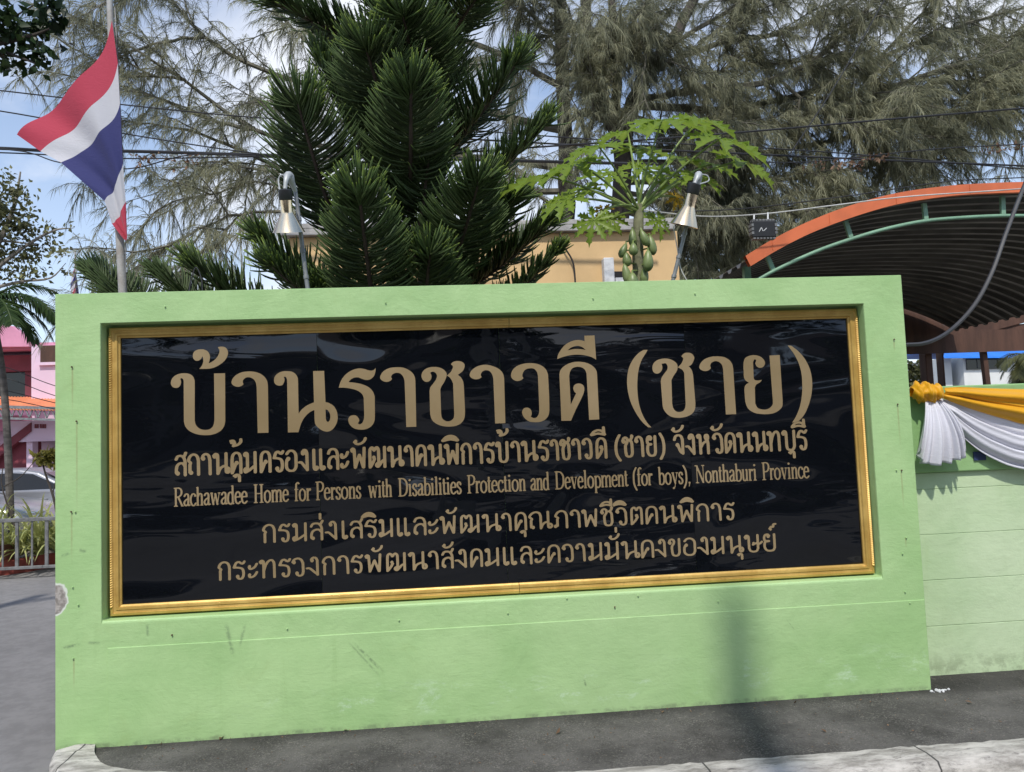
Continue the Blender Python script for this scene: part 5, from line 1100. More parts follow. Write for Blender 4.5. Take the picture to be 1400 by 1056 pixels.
M_pink = mat('pink_wall_paint', (0.72, 0.54, 0.66), 0.8, 0, 0.06, 1.2, 0.1, 40)
M_pinkd = mat('deep_pink_fascia', (0.62, 0.27, 0.39), 0.75, 0, 0.10, 2)
M_maroon = mat('maroon_trim', (0.20, 0.035, 0.05), 0.7, 0, 0.2, 2)
M_orange = mat('orange_roof_sheet', (0.74, 0.26, 0.12), 0.6, 0, 0.12, 3)
M_brown = mat('brown_timber', (0.085, 0.04, 0.025), 0.75, 0, 0.3, 5, 0.3, 30, stretch=(1, 1, .2))
def build_pink():
    Y = 19.0; f = lambda x, y, yy=Y: U(x, y, yy); m = PXM(Y)
    t = thing('pink_building', 'pink two-storey building with an orange awning beyond the driveway', 'building', (*f(0, 650, Y + 3).xy, ZR))
    def bx(b, x0, y0, x1, y1, d0, d1): p, q = f(x0, y0), f(x1, y1); b.box((p.x, Y + d0, q.z), (q.x, Y + d1, p.z))
    b = MB(); bx(b, -260, 470, 420, 660, 1.2, 6); 
    bx(b, 43, 473, 120, 548, 0, 1.19); bx(b, 120, 473, 420, 548, 0.2, 1.19); b.build('wall', M_pink, t)
    b = MB(); p0 = f(-120, 436); rows = []
    b.prism([f(-260, 432), f(-30, 440), f(18, 446), f(52, 474), f(-260, 476)], (0, .25, 0)); b.build('fascia', M_pinkd, t, bevel=.02)
    b = MB(); b.box((f(-260, 470).x, Y + .27, f(0, 476).z - .02), (f(420, 470).x, Y + 6.4, f(0, 473).z + .1)); b.prism([f(52, 474, Y + .3), f(420, 430, Y + .3), f(420, 474, Y + .3)], (0, 6, 0)); b.build('roof', M_pinkd, t)
    b = MB(); bx(b, -200, 505, 43, 546, .9, 1.18); w = b.build('window', M_glass, t)
    b = MB(); bx(b, 14, 498, 28, 546, .78, .89); bx(b, -60, 498, -44, 546, .78, .89); bx(b, -200, 488, 43, 504, .7, .89); b.build('frame', M_maroon, w)
    b = MB(); bx(b, 56, 473, 90, 496, -.04, -.003); w = b.build('window', M_brown, t)
    b = MB(); bx(b, 54, 496.2, 92, 499, -.10, -.003); b.build('sill', M_pink, w)
    # orange corrugated awning sloping down to the right and forwards
    n = 60; rows = []; x0, x1 = f(-120, 540).x, f(130, 545).x
    for i in range(2 * n + 1):
        u = i / (2 * n); x = x0 + (x1 - x0) * u; z = f(-120 + 250 * u, 541 + 4 * u).z + (.03 if i % 2 else 0); rows.append([(x, Y + 0.15, z), (x, Y - 1.2, z - .40)])
    b = MB(); b.grid(rows); aw = b.build('awning', M_orange, t); md = aw.modifiers.new('thickness', 'SOLIDIFY'); md.thickness = .02
    b = MB(); Yt = Y - 1.15; zt = lambda x: f(x, 566, Yt).z
    for x in range(-110, 130, 12): b.bar(f(x, 556 + x * .03, Yt), f(x + 6, 570 + x * .03, Yt), .03, .03); b.bar(f(x + 6, 570 + x * .03, Yt), f(x + 12, 556 + x * .03, Yt), .03, .03)
    b.bar(f(-120, 553, Yt), f(130, 560, Yt), .06, .08); b.bar(f(-120, 568, Yt), f(130, 576, Yt), .06, .06); b.build('truss', M_lpole, aw)
    b = MB(); bx(b, 16, 577, 420, 590, -.4, 1.1); bx(b, 44, 590.2, 52, 650, -.3, .0); bx(b, -90, 590.2, -80, 650, -.3, 0); b.build('column', M_pink, t)
    b = MB(); bx(b, -260, 577, 15.5, 588, .4, 1.1); b.build('beam', M_pinkd, t)
    b = MB(); bx(b, 56, 590, 120, 660, 1.05, 1.19); b.build('doorway', M_dark, t)
    b = MB(); b.prism([f(-30, 648, Y - .2), f(44, 590, Y - .2), f(44, 650, Y - .2)], (0, .5, 0)); b.prism([f(-40, 640, Y - .45), f(42, 578, Y - .45), f(42, 590, Y - .45), (f(-40, 655, Y - .45))], (0, .2, 0)); b.build('stair', M_maroon, t)
    b = MB()                                             # small unreadable sign letters on the beam
    for x in (58, 61, 65, 68, 71): bx(b, x, 580.5, x + 2, 586, -.43, -.402)
    b.build('lettering', M_maroon, t)
build_pink()
def build_blue():
    Y = 22.0; f = lambda x, y, yy=Y: U(x, y, yy)
    M_wht = mat('white_painted_wall', (0.70, 0.71, 0.69), 0.8, 0, .06, 1.5); M_blue = mat('blue_roof_sheet', (0.02, 0.17, 0.62), .45, 0, .1, 2)
    t = thing('blue_roofed_building', 'white building with a bright blue roof seen under the pavilion', 'building', (*f(1350, 600, Y + 2).xy, -.02))
    def bx(b, x0, y0, x1, y1, d0, d1): p, q = f(x0, y0), f(x1, y1); b.box((p.x, Y + d0, q.z), (q.x, Y + d1, p.z))
    b = MB(); bx(b, 1316, 488, 1480, 600, 0, 4); bx(b, 1293, 489, 1315.7, 600, .3, 3.6); b.build('wall', M_wht, t)
    b = MB(); P = [f(1291, 490, Y - .35), f(1490, 489, Y - .35), f(1490, 472, Y + .8), f(1296, 473, Y + .8)]; b.prism(P, (0, .05, .06)); b.prism([P[3], P[2], P[2] + Vector((0, 4, -.1)), P[3] + Vector((0, 4, -.1))], (0, .02, .06)); b.build('roof', M_blue, t)
    b = MB(); bx(b, 1320, 491, 1376, 504, -.05, -.003); w = b.build('window', M_glass, t); b = MB()
    for x in (1334, 1348, 1362): bx(b, x, 491, x + 1.2, 504, -.075, -.052)
    b.build('frame', M_steel, w)
build_blue()

# ------------------------------------------------------------------ pavilion with the vaulted roof
M_pgreen = mat('pale_green_pipe', (0.20, 0.36, 0.25), 0.5, 0, 0.12, 8)
M_terra = mat('orange_fascia_paint', (0.62, 0.15, 0.055), 0.55, 0, 0.12, 3)
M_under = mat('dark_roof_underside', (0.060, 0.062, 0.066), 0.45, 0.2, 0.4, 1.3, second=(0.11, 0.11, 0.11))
M_crest = mat('rib_crest_highlight', (0.13, 0.13, 0.13), 0.45, 0.2, 0.5, 1.6, second=(0.34, 0.34, 0.34))  # paler, patchy crests: light catching on the ribs, put into the colour
def build_pavilion():
    Y = 3.0; t = thing('pavilion', 'open pavilion with a vaulted dark sheet roof, orange edge and green pipe trusses', 'pavilion', (*U(1420, 600, Y + 3).xy, -.02))
    up = [(1016, 352), (1052, 330), (1100, 306), (1160, 283), (1220, 267), (1290, 257), (1350, 253), (1422, 251)]
    lo = [(1023, 366), (1058, 345), (1103, 322), (1163, 299), (1222, 282), (1291, 271), (1351, 267), (1422, 265)]
    def full(L, k=6):
        P = [U(x, y, Y) for x, y in L]; ax = P[-1].x; P += [Vector((2 * ax - p.x, p.y, p.z)) for p in reversed(P[:-1])]
        # level the mirrored half: the apex is horizontal in the world
        return [Vector(p) for p in crv(P, k)]
    A, Bl = full(up), full(lo); n = len(A)
    b = MB(); b.grid([[a - Vector((0, .06, 0)) for a in A], [c - Vector((0, .06, 0)) for c in Bl], [c + Vector((0, .0, .004)) for c in Bl], [a + Vector((0, .0, 0)) for a in A], [a - Vector((0, .06, 0)) for a in A]])
    for i in range(6, n - 1, 9): b.box((A[i].x - .002, Y - .066, min(A[i].z, Bl[i].z) + .01), (A[i].x + .002, Y - .0605, max(A[i].z, Bl[i].z) - .01))
    b.build('fascia', M_terra, t)
    # vaulted corrugated sheet: ribs follow the arch, repeating along the depth
    mid = [a.lerp(c, .35) for a, c in zip(A, Bl)]; D = 6.0; K = int(D / .062); rows = []
    for k in range(K + 1):
        y = k * D / K; o = (.0, .0, -.034, -.034)[k % 4]; rows.append([Vector((p.x, Y + .01 + y + (.03 if k % 4 == 1 else -.03 if k % 4 == 0 else 0), p.z + o)) for p in mid])
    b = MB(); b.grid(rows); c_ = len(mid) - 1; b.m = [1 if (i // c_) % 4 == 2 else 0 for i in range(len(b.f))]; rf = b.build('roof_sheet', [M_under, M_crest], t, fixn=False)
    md = rf.modifiers.new('thickness', 'SOLIDIFY'); md.thickness = .006
    pipe = [(1034, 384), (1061, 369), (1120, 342), (1168, 325), (1220, 310), (1271, 300), (1330, 295), (1377, 293), (1422, 293)]
    for q, dy in enumerate((.06,)):
        P = [p + Vector((0, dy, 0)) for p in full(pipe)]; b = MB(); b.tube(P, .019, 10); tr = b.build('truss', M_pgreen, t, smooth=True)
        for (x0, y0, x1, y1) in ((1050, 348, 1061, 369), (1160, 304, 1168, 325), (1268, 280, 1271, 300), (1376, 270, 1377, 293)):
            b = MB(); b.bar(U(x0, y0 - 4, Y) + Vector((0, dy, 0)), U(x1, y1, Y) + Vector((0, dy, 0)), .045, .03, Vector((0, 1, 0))); b.build('strut', M_pgreen, tr)
    for r_, dy in ((1, .3),):
        for sgn in (-1, 1):
            p = U(1038, 352, Y); x = p.x if sgn < 0 else 2 * A[n // 2].x - p.x; b = MB(); b.box((x - .035, Y + dy, -.02), (x + .035, Y + dy + .07, p.z - .02)); b.build('post', M_pgreen, t, bevel=.006)
    for k in ():                                  # purlins
        i = int(n * k / 8); p = Bl[i]; b = MB(); b.box((p.x - .025, Y + .12, p.z - .012), (p.x + .025, Y + D - .1, p.z + .024)); b.build('purlin', M_under, t)
    # timber back frame
    Yb = Y + D + .2; g = lambda x, y, yy=Yb: U(x, y, yy)
    b = MB(); b.prism([p + Vector((0, D + .05, .01)) for p in mid] + [mid[-1] + Vector((4, D + .05, -.1)), mid[-1] + Vector((4, D + .05, -.42)), mid[0] + Vector((0, D + .05, -.42))], (0, .02, 0)); b.build('gable', M_brown, t)
    b = MB(); b.bar(g(1215, 478), g(1480, 408), .2, .32); b.bar(g(1160, 470), g(1480, 440), .14, .12); b.build('tie_beam', M_brown, t, bevel=.01)
    for x0, x1, dy in ((1264, 1283, 0), (1287, 1299, .4)):
        b = MB(); p, q = g(x0, 470, Yb + dy), g(x1, 600, Yb + dy); b.box((p.x, Yb + dy, -.02), (q.x, Yb + dy + .2, p.z)); b.build('post', M_brown, t, bevel=.01)
    b = MB(); b.bar(g(1341, 455), g(1358, 600), .09, .09, Vector((0, 1, 0))); b.build('post', M_brown, t)
build_pavilion()

# ------------------------------------------------------------------ boundary wall and festive cloth
YW = 0.215
def build_boundary():
    x1 = 12.0; za = U(1300, 528, YW).z; zb = U(1300, 645, YW).z
    t = thing('boundary_wall', 'low pale green wall with scored courses right of the signboard wall', 'wall', (8, YW + .1, 0)); t['kind'] = 'thing'
    b = MB(); z = -.3; zs = [-.3, .275, .545, .815, 1.085, zb - .001]
    for lo, hi in zip(zs[:-1], zs[1:]): b.box((W_ - .3 if False else W_ + .0008, YW + .002, lo + .0012), (x1, YW + .18, hi - .0012))
    b.box((W_ + .0008, YW + .006, -.3), (x1, YW + .17, zb - .002)); b.build('wall_body', M_green2, t, bevel=.0022, seg=2)
    b = MB(); b.box((W_ + .0009, YW - .025, zb), (x1, YW + .21, za)); b.build('cap', M_green3, t, bevel=.008)
    p, q = U(1326, 618, YW), U(1343, 629, YW); b = MB(); b.box((p.x, YW - .035, q.z), (q.x, YW - .0255, p.z)); b.build('plate', mat('dark_blue_plate', (.03, .05, .13), .5), t)
build_boundary()
def satin(name, rgb, rough=.42, trans=.12):
    m = cloth(name, rgb, rough, trans); return m
M_yel, M_wsat = satin('yellow_satin', (0.72, 0.36, 0.012), .38), satin('white_satin', (0.78, 0.78, 0.84), .45, .2)
def build_bunting():
    Yb = YW - .03; t = thing('cloth_bunting', 'yellow and white satin swag knotted to the low wall', 'bunting', tuple(U(1266, 537, Yb))); K = U(1268, 536, Yb); m = PXM(Yb)
    right = 1.75
    def edge(px):
        P = [U(x, y, Yb) for x, y in px]; k = len(P)
        # mirror about the middle of the swag so it runs to a second knot out of the picture
        ax = K.x + right; P += [Vector((2 * ax - p.x, p.y, p.z)) for p in reversed(P)]; Q = crv(P, 10); return [Vector(q) for q in Q]
    def swag(name, top, bot, mat_, folds, amp, y0, seed):
        A, Bq = edge(top), edge(bot); r = random.Random(seed); R = 64; rows = []
        ph = [r.uniform(0, 6.28) for _ in range(6)]
        n = min(len(A), len(Bq))
        for i in range(R + 1):
            v = i / R; row = []
            for j in range(n):
                u = j / (n - 1); p = A[j].lerp(Bq[j], v); near = min(1, 7 * min(u, 1 - u) + .25)
                w = sin(v * folds * pi + ph[0] + .9 * sin(u * 5 + ph[1])) + .45 * sin(v * folds * 2.1 * pi + ph[2] + u * 3) 
                bulge = sin(pi * v) * .035
                row.append(p + Vector((0, -y0 - amp * (w + 1.4) * near - bulge * near, amp * .5 * cos(v * folds * pi + ph[0]) * near)))
            rows.append(row)
        b = MB(); b.grid(rows); o = b.build(name, mat_, t, smooth='all', fixn=False); md = o.modifiers.new('thickness', 'SOLIDIFY'); md.thickness = .002; return o
    swag('white_swag', [(1280, 545), (1300, 552), (1330, 562), (1365, 573), (1400, 582)], [(1276, 551), (1292, 577), (1318, 606), (1350, 628), (1400, 644)], M_wsat, 6.0, .014, .012, 2)
    swag('yellow_swag', [(1284, 531), (1300, 529.5), (1330, 530.5), (1365, 531.5), (1400, 532)], [(1282, 545), (1300, 553), (1330, 563), (1365, 573), (1400, 581)], M_yel, 4.2, .016, .045, 5)
    # gathered knot
    b = MB(); from mathutils import noise; rows = []; c = U(1266, 537, Yb - .055); f3 = lambda s, a, q: noise.noise(Vector((s * q, cos(a) * 1.3, sin(a) * 1.3)))
    for i in range(49):
        a = 2 * pi * i / 48; row = []
        for j in range(31):
            s = -1 + 2 * j / 30; x = s * 22 * m; rr = (1 - abs(s) ** 4 * .55) * 14 * m
            k = .17 * sin(s * 8.5 + 1.9 * sin(a + .6) + 2.2 * f3(s, a, 1.6)) + .10 * sin(s * 21 - 2.4 * a + 2 * f3(s, a, 3)) + .28 * f3(s + 5, a, 2.2)
            rr *= 1 + k; row.append(c + Vector((x, -.055 * (1 + k) * sin(a) * (1 - abs(s) ** 4 * .5), rr * cos(a) - .10 * x)))
        rows.append(row)
    b.grid(rows); b.build('knot', M_yel, t, smooth='all', fixn=False)
    # hanging fan tail
    top = [U(1262, 547, Yb - .04), U(1283, 547, Yb - .04)]; rows = []
    bl = [(1249, 614), (1250, 628), (1254, 634), (1262, 633), (1268, 636), (1276, 636), (1284, 632), (1291, 634), (1298, 629), (1306, 629), (1310, 622), (1311, 614)]
    Bp = [Vector(p) for p in crv([U(x, y, Yb - .04) for x, y in bl], 8)]; n = len(Bp)
    for i in range(26):
        v = i / 25; row = []
        for j in range(n):
            u = j / (n - 1); p = top[0].lerp(top[1], u); q = p.lerp(Bp[j], v); q.x += (-.012 if u < .5 else .018) * sin(pi * v) * abs(2 * u - 1)
            row.append(q + Vector((0, -.02 - .03 * v ** .6 * (1 + sin(u * 44 + 2.6 * sin(u * 7) + v * 1.2) * (.7 + .3 * sin(u * 17))) - .03 * sin(pi * v), 0)))
        rows.append(row)
    b = MB(); b.grid(rows); o = b.build('tail', M_wsat, t, smooth='all', fixn=False); md = o.modifiers.new('thickness', 'SOLIDIFY'); md.thickness = .002
build_bunting()

# ------------------------------------------------------------------ cables
M_cable = mat('black_cable', (0.018, 0.018, 0.020), 0.6, 0, .2, 4); M_cableg = mat('grey_cable', (0.035, 0.035, 0.038), 0.5, 0, .2, 4); M_cablew = mat('pale_cable', (0.5, 0.5, 0.48), .6, 0, .2, 4)
M_dry = leafmat('dry_vine_leaf', (0.10, 0.055, 0.03), (0.30, 0.19, 0.12), .3, .7)
def cable(label, pts, Y, rpx, m=M_cable, group='overhead cables'):
    P = [U(p[0], p[1], p[2] if len(p) > 2 else Y) for p in pts]; b = MB(); b.tube([Vector(p) for p in crv(P, 8)], rpx * PXM(Y), 6); return tag(b.build('cable', m, smooth=True), label, 'cable', group, 'thing')
def build_cables():
    cable('upper thin black cable crossing the blue sky behind the flag', [(-400, 80), (0, 124), (165, 143), (350, 161), (560, 172), (800, 190), (1100, 206), (1500, 240)], 5.0, .9)
    cable('second black cable down, running behind the flag to the pine', [(-400, 100), (0, 152), (170, 183), (350, 210), (600, 235)], 5.2, .9)
    cable('thickest bundled black cable passing behind the lower flag', [(-400, 195), (0, 203), (60, 206), (175, 207), (350, 212), (620, 218), (900, 225)], 5.4, 2.2)
    cable('slack thin cable sagging just under the bundled cable', [(-400, 192), (30, 207), (80, 222), (175, 231), (260, 212), (350, 214)], 5.35, .8)
    cable('thin cable close below the bundled cable right of the flag', [(-300, 206), (0, 209), (175, 217), (350, 215), (500, 222)], 5.5, .9)
    cable('black cable rising to the right edge across the casuarina', [(560, 214), (740, 201), (900, 190), (1050, 178), (1230, 162), (1400, 148), (1700, 120)], 4.6, 1.3)
    cable('black cable falling gently to the right across the casuarina', [(560, 186), (740, 196), (900, 205), (1050, 212), (1230, 220), (1400, 227), (1700, 240)], 4.8, 1.3)
    cable('thin cable with dry vine, curving up to the right edge', [(1040, 222), (1100, 222), (1180, 214), (1290, 203), (1400, 197), (1600, 180)], 4.4, .8)
    cable('slanting straight wire crossing the casuarina from the top', [(1078, 214), (1140, 120), (1212, -5), (1260, -90)], 6.0, .9)
    cable('pale cable passing over the orange pavilion edge', [(860, 285), (960, 296), (1040, 293), (1140, 281), (1230, 270), (1400, 258), (1600, 240)], 2.6, .9, M_cablew)
    cable('thin black cable rising above the orange pavilion edge', [(900, 290), (1010, 286), (1160, 268), (1300, 248), (1400, 243), (1600, 235)], 2.7, .8)
    cable('thick grey cable drooping from the right edge to the wall', [(1238, 472, .9), (1262, 470, .9), (1295, 455, 1.0), (1330, 420, 1.1), (1355, 375, 1.2), (1375, 320, 1.3), (1392, 275, 1.4), (1408, 235, 1.5), (1440, 150, 1.7)], 1.1, 3.0, M_cableg, 'overhead cables')
    cable('thin white wire hanging beside the tilted spot lamp', [(919, 300, .45), (926, 340, .46), (931, 368, .46), (944, 392, .46)], .45, .8, M_cablew)
    cable('looped bare wire rising above the wall beside the pine tip', [(258, 402, 1.0), (262, 380, 1.0), (268, 366, 1.0), (275, 380, 1.0), (277, 404, 1.0)], 1.0, .8, M_cableg)
    for k, (y0, y1, la) in enumerate(((525, 553, 'highest'), (540, 565, 'second'), (558, 567, 'third'), (570, 572, 'lowest'))): cable(f'{la} of the four thin wires crossing the pink building', [(-300, 440 + 12 * k + (y0 - 525)), (0, y0 - 25), (73, (y0 + y1) / 2 - 12), (240, y1 + 20)], 9.0, .55)
    # dry vine leaves caught on the wires
    r = random.Random(8); P = []
    for _ in range(150):
        x = r.choice((r.uniform(1095, 1215), r.uniform(1340, 1400), r.uniform(1120, 1190))); y = (222 if x < 1180 else 214 - (x - 1180) * .075) + r.uniform(-2, 7); P.append(U(x, y, 4.38 + r.uniform(-.05, .05)))
    for _ in range(60): x = r.uniform(178, 275); P.append(U(x, 212 + r.uniform(-3, 22) * r.random(), 5.3 + r.uniform(-.05, .05)))
    P = np.array([tuple(p) for p in P]); V, F, T = leaves(P, rng.uniform(.03, .08, len(P)), rng.uniform(0, 1, len(P)), 0, .5); o = tri_mesh('dry_vine', V, F, M_dry, None, T); tag(o, 'shrivelled brown vine leaves clinging to the overhead cables', 'vine', kind='stuff')
    # splice box on the pale cable
    Y = 2.58; t = thing('splice_box', 'black cable splice box hanging from the pale cable beside the pavilion', 'cable box', tuple(U(1041, 314, Y)))
    p, q = U(1025, 304, Y), U(1059, 326, Y); b = MB(); b.box((p.x, Y - .05, q.z), (q.x, Y + .03, p.z)); b.build('body', M_socket, t, bevel=.01)
    for n_, (u0, u1, w0, w1) in enumerate(((.02, .98, 1.0, 1.10), (.02, .98, -.10, .0), (-.03, .06, .15, .85), (.94, 1.03, .15, .85))):
        b = MB(); x0, x1 = p.x + (q.x - p.x) * u0, p.x + (q.x - p.x) * u1; z0, z1 = q.z + (p.z - q.z) * w0, q.z + (p.z - q.z) * w1
        k = 7 if n_ < 2 else 3
        for i in range(k):
            if n_ < 2: a, c = x0 + (x1 - x0) * (i + .15) / k, x0 + (x1 - x0) * (i + .85) / k; b.box((a, Y - .045, z0 + .0005), (c, Y + .02, z1))
            else: a, c = z0 + (z1 - z0) * (i + .15) / k, z0 + (z1 - z0) * (i + .85) / k; b.box((x0, Y - .056, a), (x1, Y + .02, c))
        b.build('clip', M_steel, t)
    b = MB(); g = lambda x, y: U(x, y, Y - .0515)
    b.bar(g(1038, 317), g(1041, 311), .006, .003, Vector((0, 1, 0))); b.bar(g(1041, 311), g(1043, 316), .006, .003, Vector((0, 1, 0))); b.bar(g(1044, 316), g(1048, 312), .006, .003, Vector((0, 1, 0))); b.build('mark', M_white, t)
    b = MB(); b.bar(U(1050, 304, Y), U(1050, 291, Y + .02), .012, .012); b.bar(U(1031, 304, Y), U(1031, 294, Y + .02), .012, .012); b.build('hanger', M_white, t)
build_cables()

# ------------------------------------------------------------------ driveway side: railing, bed, cars
def build_drive():
    Y = 6.9; f = lambda x, y: U(x, y, Y); zt, zb = f(40, 708).z, f(40, 778).z
    t = thing('metal_railing', 'grey metal railing of thin upright bars along the driveway', 'railing', (*f(30, 780).xy, ZR)); b = MB(); x0, x1 = f(-150, 700).x, f(120, 700).x
    b.box((x0, Y - .025, zt - .05), (x1, Y + .025, zt)); b.box((x0, Y - .02, zb), (x1, Y + .02, zb + .04)); b.build('rail', M_steel, t, bevel=.004)
    k = 0
    for x in (-140, -120, -100, -80, -56, -36, -16, 4, 23.5, 44, 64, 84, 104):
        p = f(x, 700); w = .020 if k % 2 == 0 else .011; k += 1; b = MB(); b.box((p.x - w, Y - w * .7, zb + .041), (p.x + w, Y + w * .7, zt - .051)); b.build('bar', M_steel, t)
    M_red = mat('red_painted_kerb', (0.30, 0.065, 0.05), .75, 0, .25, 4, .2, 40)
    Yk = 7.25; t = thing('flower_bed', 'raised planting bed with a red painted curved rim', 'flower bed', (*U(30, 770, Yk).xy, ZR))
    rim = [U(-160, 792, Yk), U(-60, 788, Yk), U(0, 782, Yk + .1), U(40, 772, Yk + .35), U(72, 764, Yk + .7), U(130, 757, Yk + 1.2)]; Q = [Vector((p[0], p[1], 0)) for p in crv(rim, 8)]; rows = []
    for p in Q: rows.append([(p.x, p.y - .09, ZR - .02), (p.x, p.y - .09, .0), (p.x, p.y - .06, .035), (p.x, p.y + .04, .035), (p.x, p.y + .07, 0), (p.x, p.y + .07, ZR - .02)])
    b = MB(); b.grid(rows); b.build('rim', M_red, t, smooth=True, fixn=False, angle=50)
    b = MB(); far = [Vector((p.x, p.y + 1.6, 0)) for p in Q]; b.grid([[Vector((p.x, p.y + .05, -.015)) for p in Q], [Vector((p.x, p.y, -.015)) for p in far]]); b.build('soil', M_soil, t)
    t = thing('flower_pot', 'brown clay pot in the red bed at the left edge', 'plant pot', tuple(U(2, 752, 7.6).xy) + (.0,)); c = U(3, 752, 7.5); b = MB(); b.lathe((c.x, c.y, -.014), (0, 0, 1), [(0, .14), (.22, .20), (.25, .22), (.27, .22), (.27, .19), (.2, .17)], 20); b.build('pot', mat('clay_pot', (.16, .07, .05), .8, 0, .2, 6), t, smooth=True)
    # shrubs in the pot share the bed's planting
build_drive()
M_carglass = mat('tinted_car_glass', (0.010, 0.011, 0.013), 0.05, 0, .1, 1); M_tyre = mat('rubber_tyre', (0.02, 0.02, 0.02), .85, 0, .1, 9); M_rim = mat('alloy_rim', (0.5, 0.5, 0.5), .35, .8, .1, 5)
M_lens = mat('headlight_lens', (0.55, 0.56, 0.58), .12, .3, .1, 5); M_trim = mat('black_car_trim', (0.02, 0.02, 0.022), .5, 0, .1, 5)
def build_car(label, origin, paint, L=4.4, H=1.46, van=False):
    """nose towards +x; origin = ground point below the nose"""
    t = thing('parked_car', label, 'car', tuple(origin)); O = Vector(origin); w = 1.70; P = lambda x, z, y=0: O + Vector((x - L, y, z))
    prof = [(.05, .35), (0, .6), (.04, .90), (.5, .96), (L - 1.35, .95), (L - .55, .86), (L - .12, .72), (L, .58), (L - .02, .32), (L - .35, .22), (.3, .22)]
    b = MB(); A = [Vector(p) for p in crv([P(*q) for q in prof], 4, True, {0, 8, 9, 10})]
    mid = sum(A, Vector()) / len(A); rows = []
    for y, s in ((0, .90), (.06, .975), (.22, 1.0), (w - .22, 1.0), (w - .06, .975), (w, .90)): rows.append([mid + (a - mid) * s + Vector((0, y, 0)) for a in A] + [mid + (A[0] - mid) * s + Vector((0, y, 0))])
    b.grid(rows); n = len(A); b.f.append(tuple(range(n))); b.f.append(tuple(range(5 * (n + 1) + n - 1, 5 * (n + 1) - 1, -1))); b.m += [0, 0]
    body = b.build('body', paint, t, smooth=True, angle=45)
    top = [(.35, .95), (.55, H - .04) if van else (.85, H - .06), (1.3, H), (L - 2.3, H - .01), (L - 1.95, H - .08), (L - 1.2, .94)]
    b = MB(); rows = [[P(x, z, y + (0.10 * (z - .95) / .5 if y < .8 else -0.10 * (z - .95) / .5)) for x, z in top] for y in (.10, .16, w - .16, w - .10)]; b.grid(rows); k = len(top); b.f.append(tuple(range(k))); b.f.append(tuple(range(4 * k - 1, 3 * k - 1, -1))); b.m += [0, 0]
    b.build('cabin', paint, t, bevel=.05, seg=3)
    for sy in (0, 1):
        y = lambda z: (.10 + .10 * (z - .95) / .5 - .006) if sy == 0 else (w - .10 - .10 * (z - .95) / .5 + .006)
        for q in (((1.0, 1.0), (1.1, H - .1), (L / 2 - .32, H - .085), (L / 2 - .32, 1.0)), ((L / 2 - .24, 1.0), (L / 2 - .24, H - .085), (L - 2.05, H - .12), (L - 1.42, 1.0))):
            b = MB(); b.prism([P(x, z, y(z)) for x, z in q], (0, .004, 0)); b.build('side_window', M_carglass, t)
    b = MB(); b.prism([P(L - 1.90, H - .10, .26) + Vector((.03, 0, .0)), P(L - 1.90, H - .10, w - .26) + Vector((.03, 0, 0)), P(L - 1.24, .99, w - .22) + Vector((.03, 0, .0)), P(L - 1.24, .99, .22) + Vector((.03, 0, 0))], (.01, 0, .01)); b.build('windscreen', M_carglass, t)
    for x in (.85, L - .85):
        for yy, s in ((.02, -1), (w - .02, 1)):
            c = P(x, .31, yy); b = MB(); b.lathe(c - Vector((0, .09 * s, 0)), (0, s, 0), [(0, .22), (0, .30), (.03, .31), (.12, .31), (.14, .29), (.135, .2)], 24); wh = b.build('wheel', M_tyre, t, smooth=True)
            b = MB(); b.lathe(c - Vector((0, .02 * s, 0)), (0, s, 0), [(0, .2), (.06, .2), (.055, .17), (.05, .06), (.06, .03)], 16); b.build('rim', M_rim, wh, smooth=True)
    for yy in (.18, w - .52): b = MB(); b.box(P(L - .30, .60, yy), P(L - .06, .74, yy + .34)); b.build('headlight', M_lens, t, bevel=.04, seg=3)
    b = MB()
    for z in (.40, .46, .52): b.box(P(L - .1, z, .55), P(L + .005, z + .03, w - .55))
    b.build('grille', M_trim, t)
    for x in (1.55, 2.55): b = MB(); b.box(P(x, .80, -.015), P(x + .16, .83, .02)); b.build('door_handle', paint, t, bevel=.008)
def build_cars():
    s1 = mat('silver_car_paint', (0.40, 0.41, 0.40), .28, .6, .04, 2); s2 = mat('grey_car_paint', (0.33, 0.335, 0.36), .3, .5, .04, 2)
    Y = 9.2; n = U(38, 700, Y); build_car('silver car with a rounded nose behind the palm trunk', (n.x, Y, ZR), s1, 4.3, 1.42)
    Y = 11.6; n = U(188, 700, Y); build_car('grey car with tinted side windows parked before the pink building', (n.x, Y, ZR), s2, 4.4, 1.42)
build_cars()

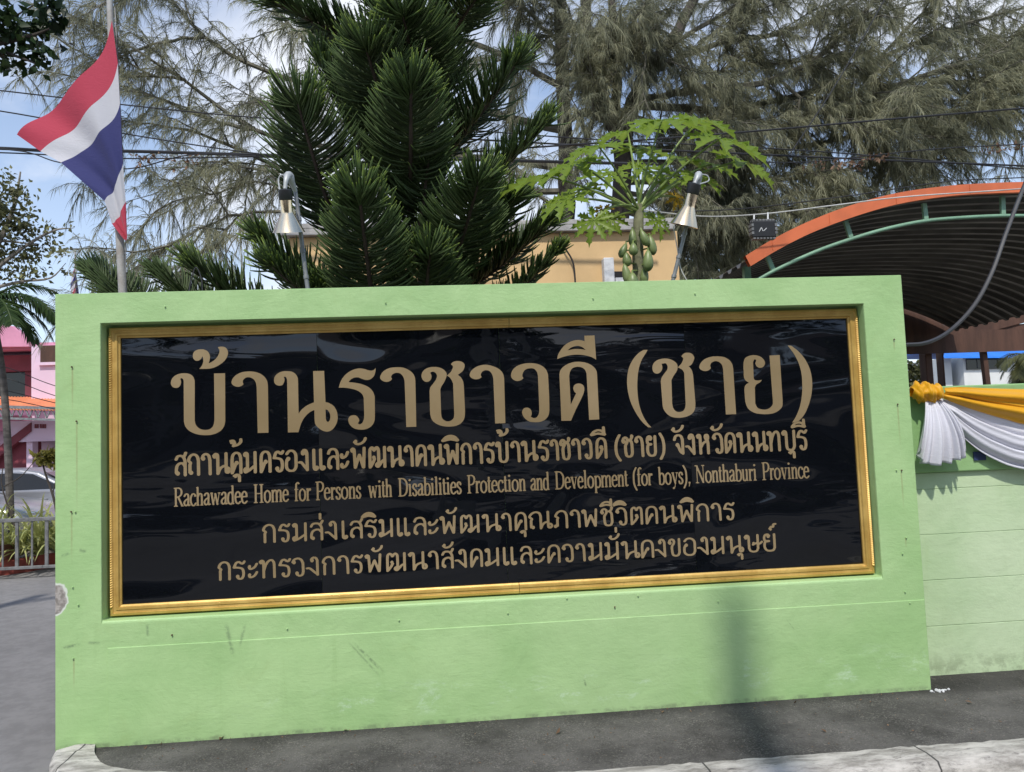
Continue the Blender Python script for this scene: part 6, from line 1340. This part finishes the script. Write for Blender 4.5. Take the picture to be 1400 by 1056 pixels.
# ------------------------------------------------------------------ across the road, seen only in the black gloss
def build_opposite():
    M_pc = mat('concrete_pole', (0.33, 0.32, 0.30), .9, 0, .15, 4, .2, 40)
    b = MB(); hit = G(1013, 957, 0); D = 5.4; base = hit + Vector((SUN_DIR.x, SUN_DIR.y, 0)).normalized() * D; h = D * math.tan(SUN_EL) + .50
    b.tube([base + Vector((0, 0, ZR)), base + Vector((0, 0, h))], [.125, .10], 12); t = thing('utility_pole', 'round concrete pole at the roadside whose shadow falls on the wall', 'utility pole', (base.x, base.y, ZR)); b.build('pole', M_pc, t, smooth=True)
    r = random.Random(12)
    for i, (x, y, h) in enumerate(((-9.5, -15, 9), (-3.6, -18, 10.5), (3.2, -16.5, 8.5), (9.4, -15.5, 10), (15.5, -18, 9.5))):
        bl = [(x + r.uniform(-2.1, 2.1), y + r.uniform(-1.6, 1.6), h * r.uniform(.16, .92), r.uniform(1.2, 2.1)) for _ in range(15)]
        leaf_tree('roadside_tree', ('bushy dark tree far left across the road', 'tallest bushy dark tree across the road, second from left', 'middle bushy dark tree across the road', 'bushy dark tree across the road, second from right', 'bushy dark tree far right across the road')[i], 'tree', (x, y, ZR), ([(x, y, ZR), (x + .1, y, h * .4), (x, y, h * .75)], .22, .09), [], bl, 7000, .38, M_leafd, group='trees across the road', shell=.1)
    t = thing('opposite_house', 'plain grey house with dark windows across the road', 'house', (2, -26, ZR)); b = MB(); b.box((-22, -30, ZR), (26, -24.5, 5.2)); b.build('wall', mat('grey_render', (.20, .20, .20), .85), t)
    b = MB(); b.prism([(-23, -24, 5.21), (-23, -30.5, 5.21), (-23, -27.2, 7.4)], (50, 0, 0)); b.build('roof', mat('dark_roof_tiles', (.06, .045, .04), .8), t)
    for k in range(9): b = MB(); b.box((-20 + k * 5, -24.48, 1.0), (-18.2 + k * 5, -24.40, 2.6)); b.build('window', M_glass, t)
build_opposite()
def build_litter():
    r = random.Random(31); P = []
    for _ in range(420):
        x = r.uniform(.3, 6.5); y = -r.random() ** 1.6 * .62 - .01
        P.append((x, y, -.010))
    P = np.array(P); V, F, T = leaves(P, np.array([r.choice((.006, .008, .012, .016)) for _ in P]), rng.uniform(0, 1, len(P)), 2.0, .5)
    V[:, 2] = np.maximum(V[:, 2], -.0105); tag(tri_mesh('leaf_litter', V, F, M_dry, None, T), 'scattered dry leaf crumbs and grit on the dark pavement', 'litter', kind='stuff')
    for n, (px, py, s) in enumerate(((300, 1012, .05), (470, 998, .035), (760, 1004, .04), (905, 975, .03), (1130, 1002, .035), (1330, 962, .04), (1085, 962, .03))):
        c = G(px, py, -.008); P = np.array([tuple(c)]); V, F, T = leaves(P, np.array([s]), np.array([r.random()]), 3.0, .5); V[:, 2] = np.abs(V[:, 2] + .008) - .007
        tag(tri_mesh('fallen_leaf', V, F, M_dry, None, T), ('dry curled leaf near the left kerb end', 'dry leaf on the pavement under the words Rachawadee Home', 'dry leaf on the pavement left of the pole shadow, middle of the picture', 'dry leaf nearest the pole shadow on the pavement', 'dry leaf on the pavement right of the pole shadow', 'dry leaf on the pavement before the low wall', 'small dry leaf close to the wall foot right of the shadow')[n], 'leaf', 'fallen leaves on the pavement')
    c = G(1284, 944, -.01); b = MB()
    for _ in range(26):
        q = c + Vector((r.gauss(0, .022), r.gauss(0, .012), 0)); k = r.uniform(.003, .010); b.lathe(q - Vector((0, 0, .003)), (r.gauss(0, .3), r.gauss(0, .3), 1), [(0, k), (k * .7, k * .9), (k * 1.2, k * .3)], 5)
    tag(b.build('plaster_crumbs', M_white), 'small heap of white plaster crumbs at the foot of the wall corner', 'rubble', kind='stuff')
build_litter()
for o_ in list(COL.objects):
    if o_.parent is None and o_.get('category') and not o_.get('kind'): o_['kind'] = 'thing'
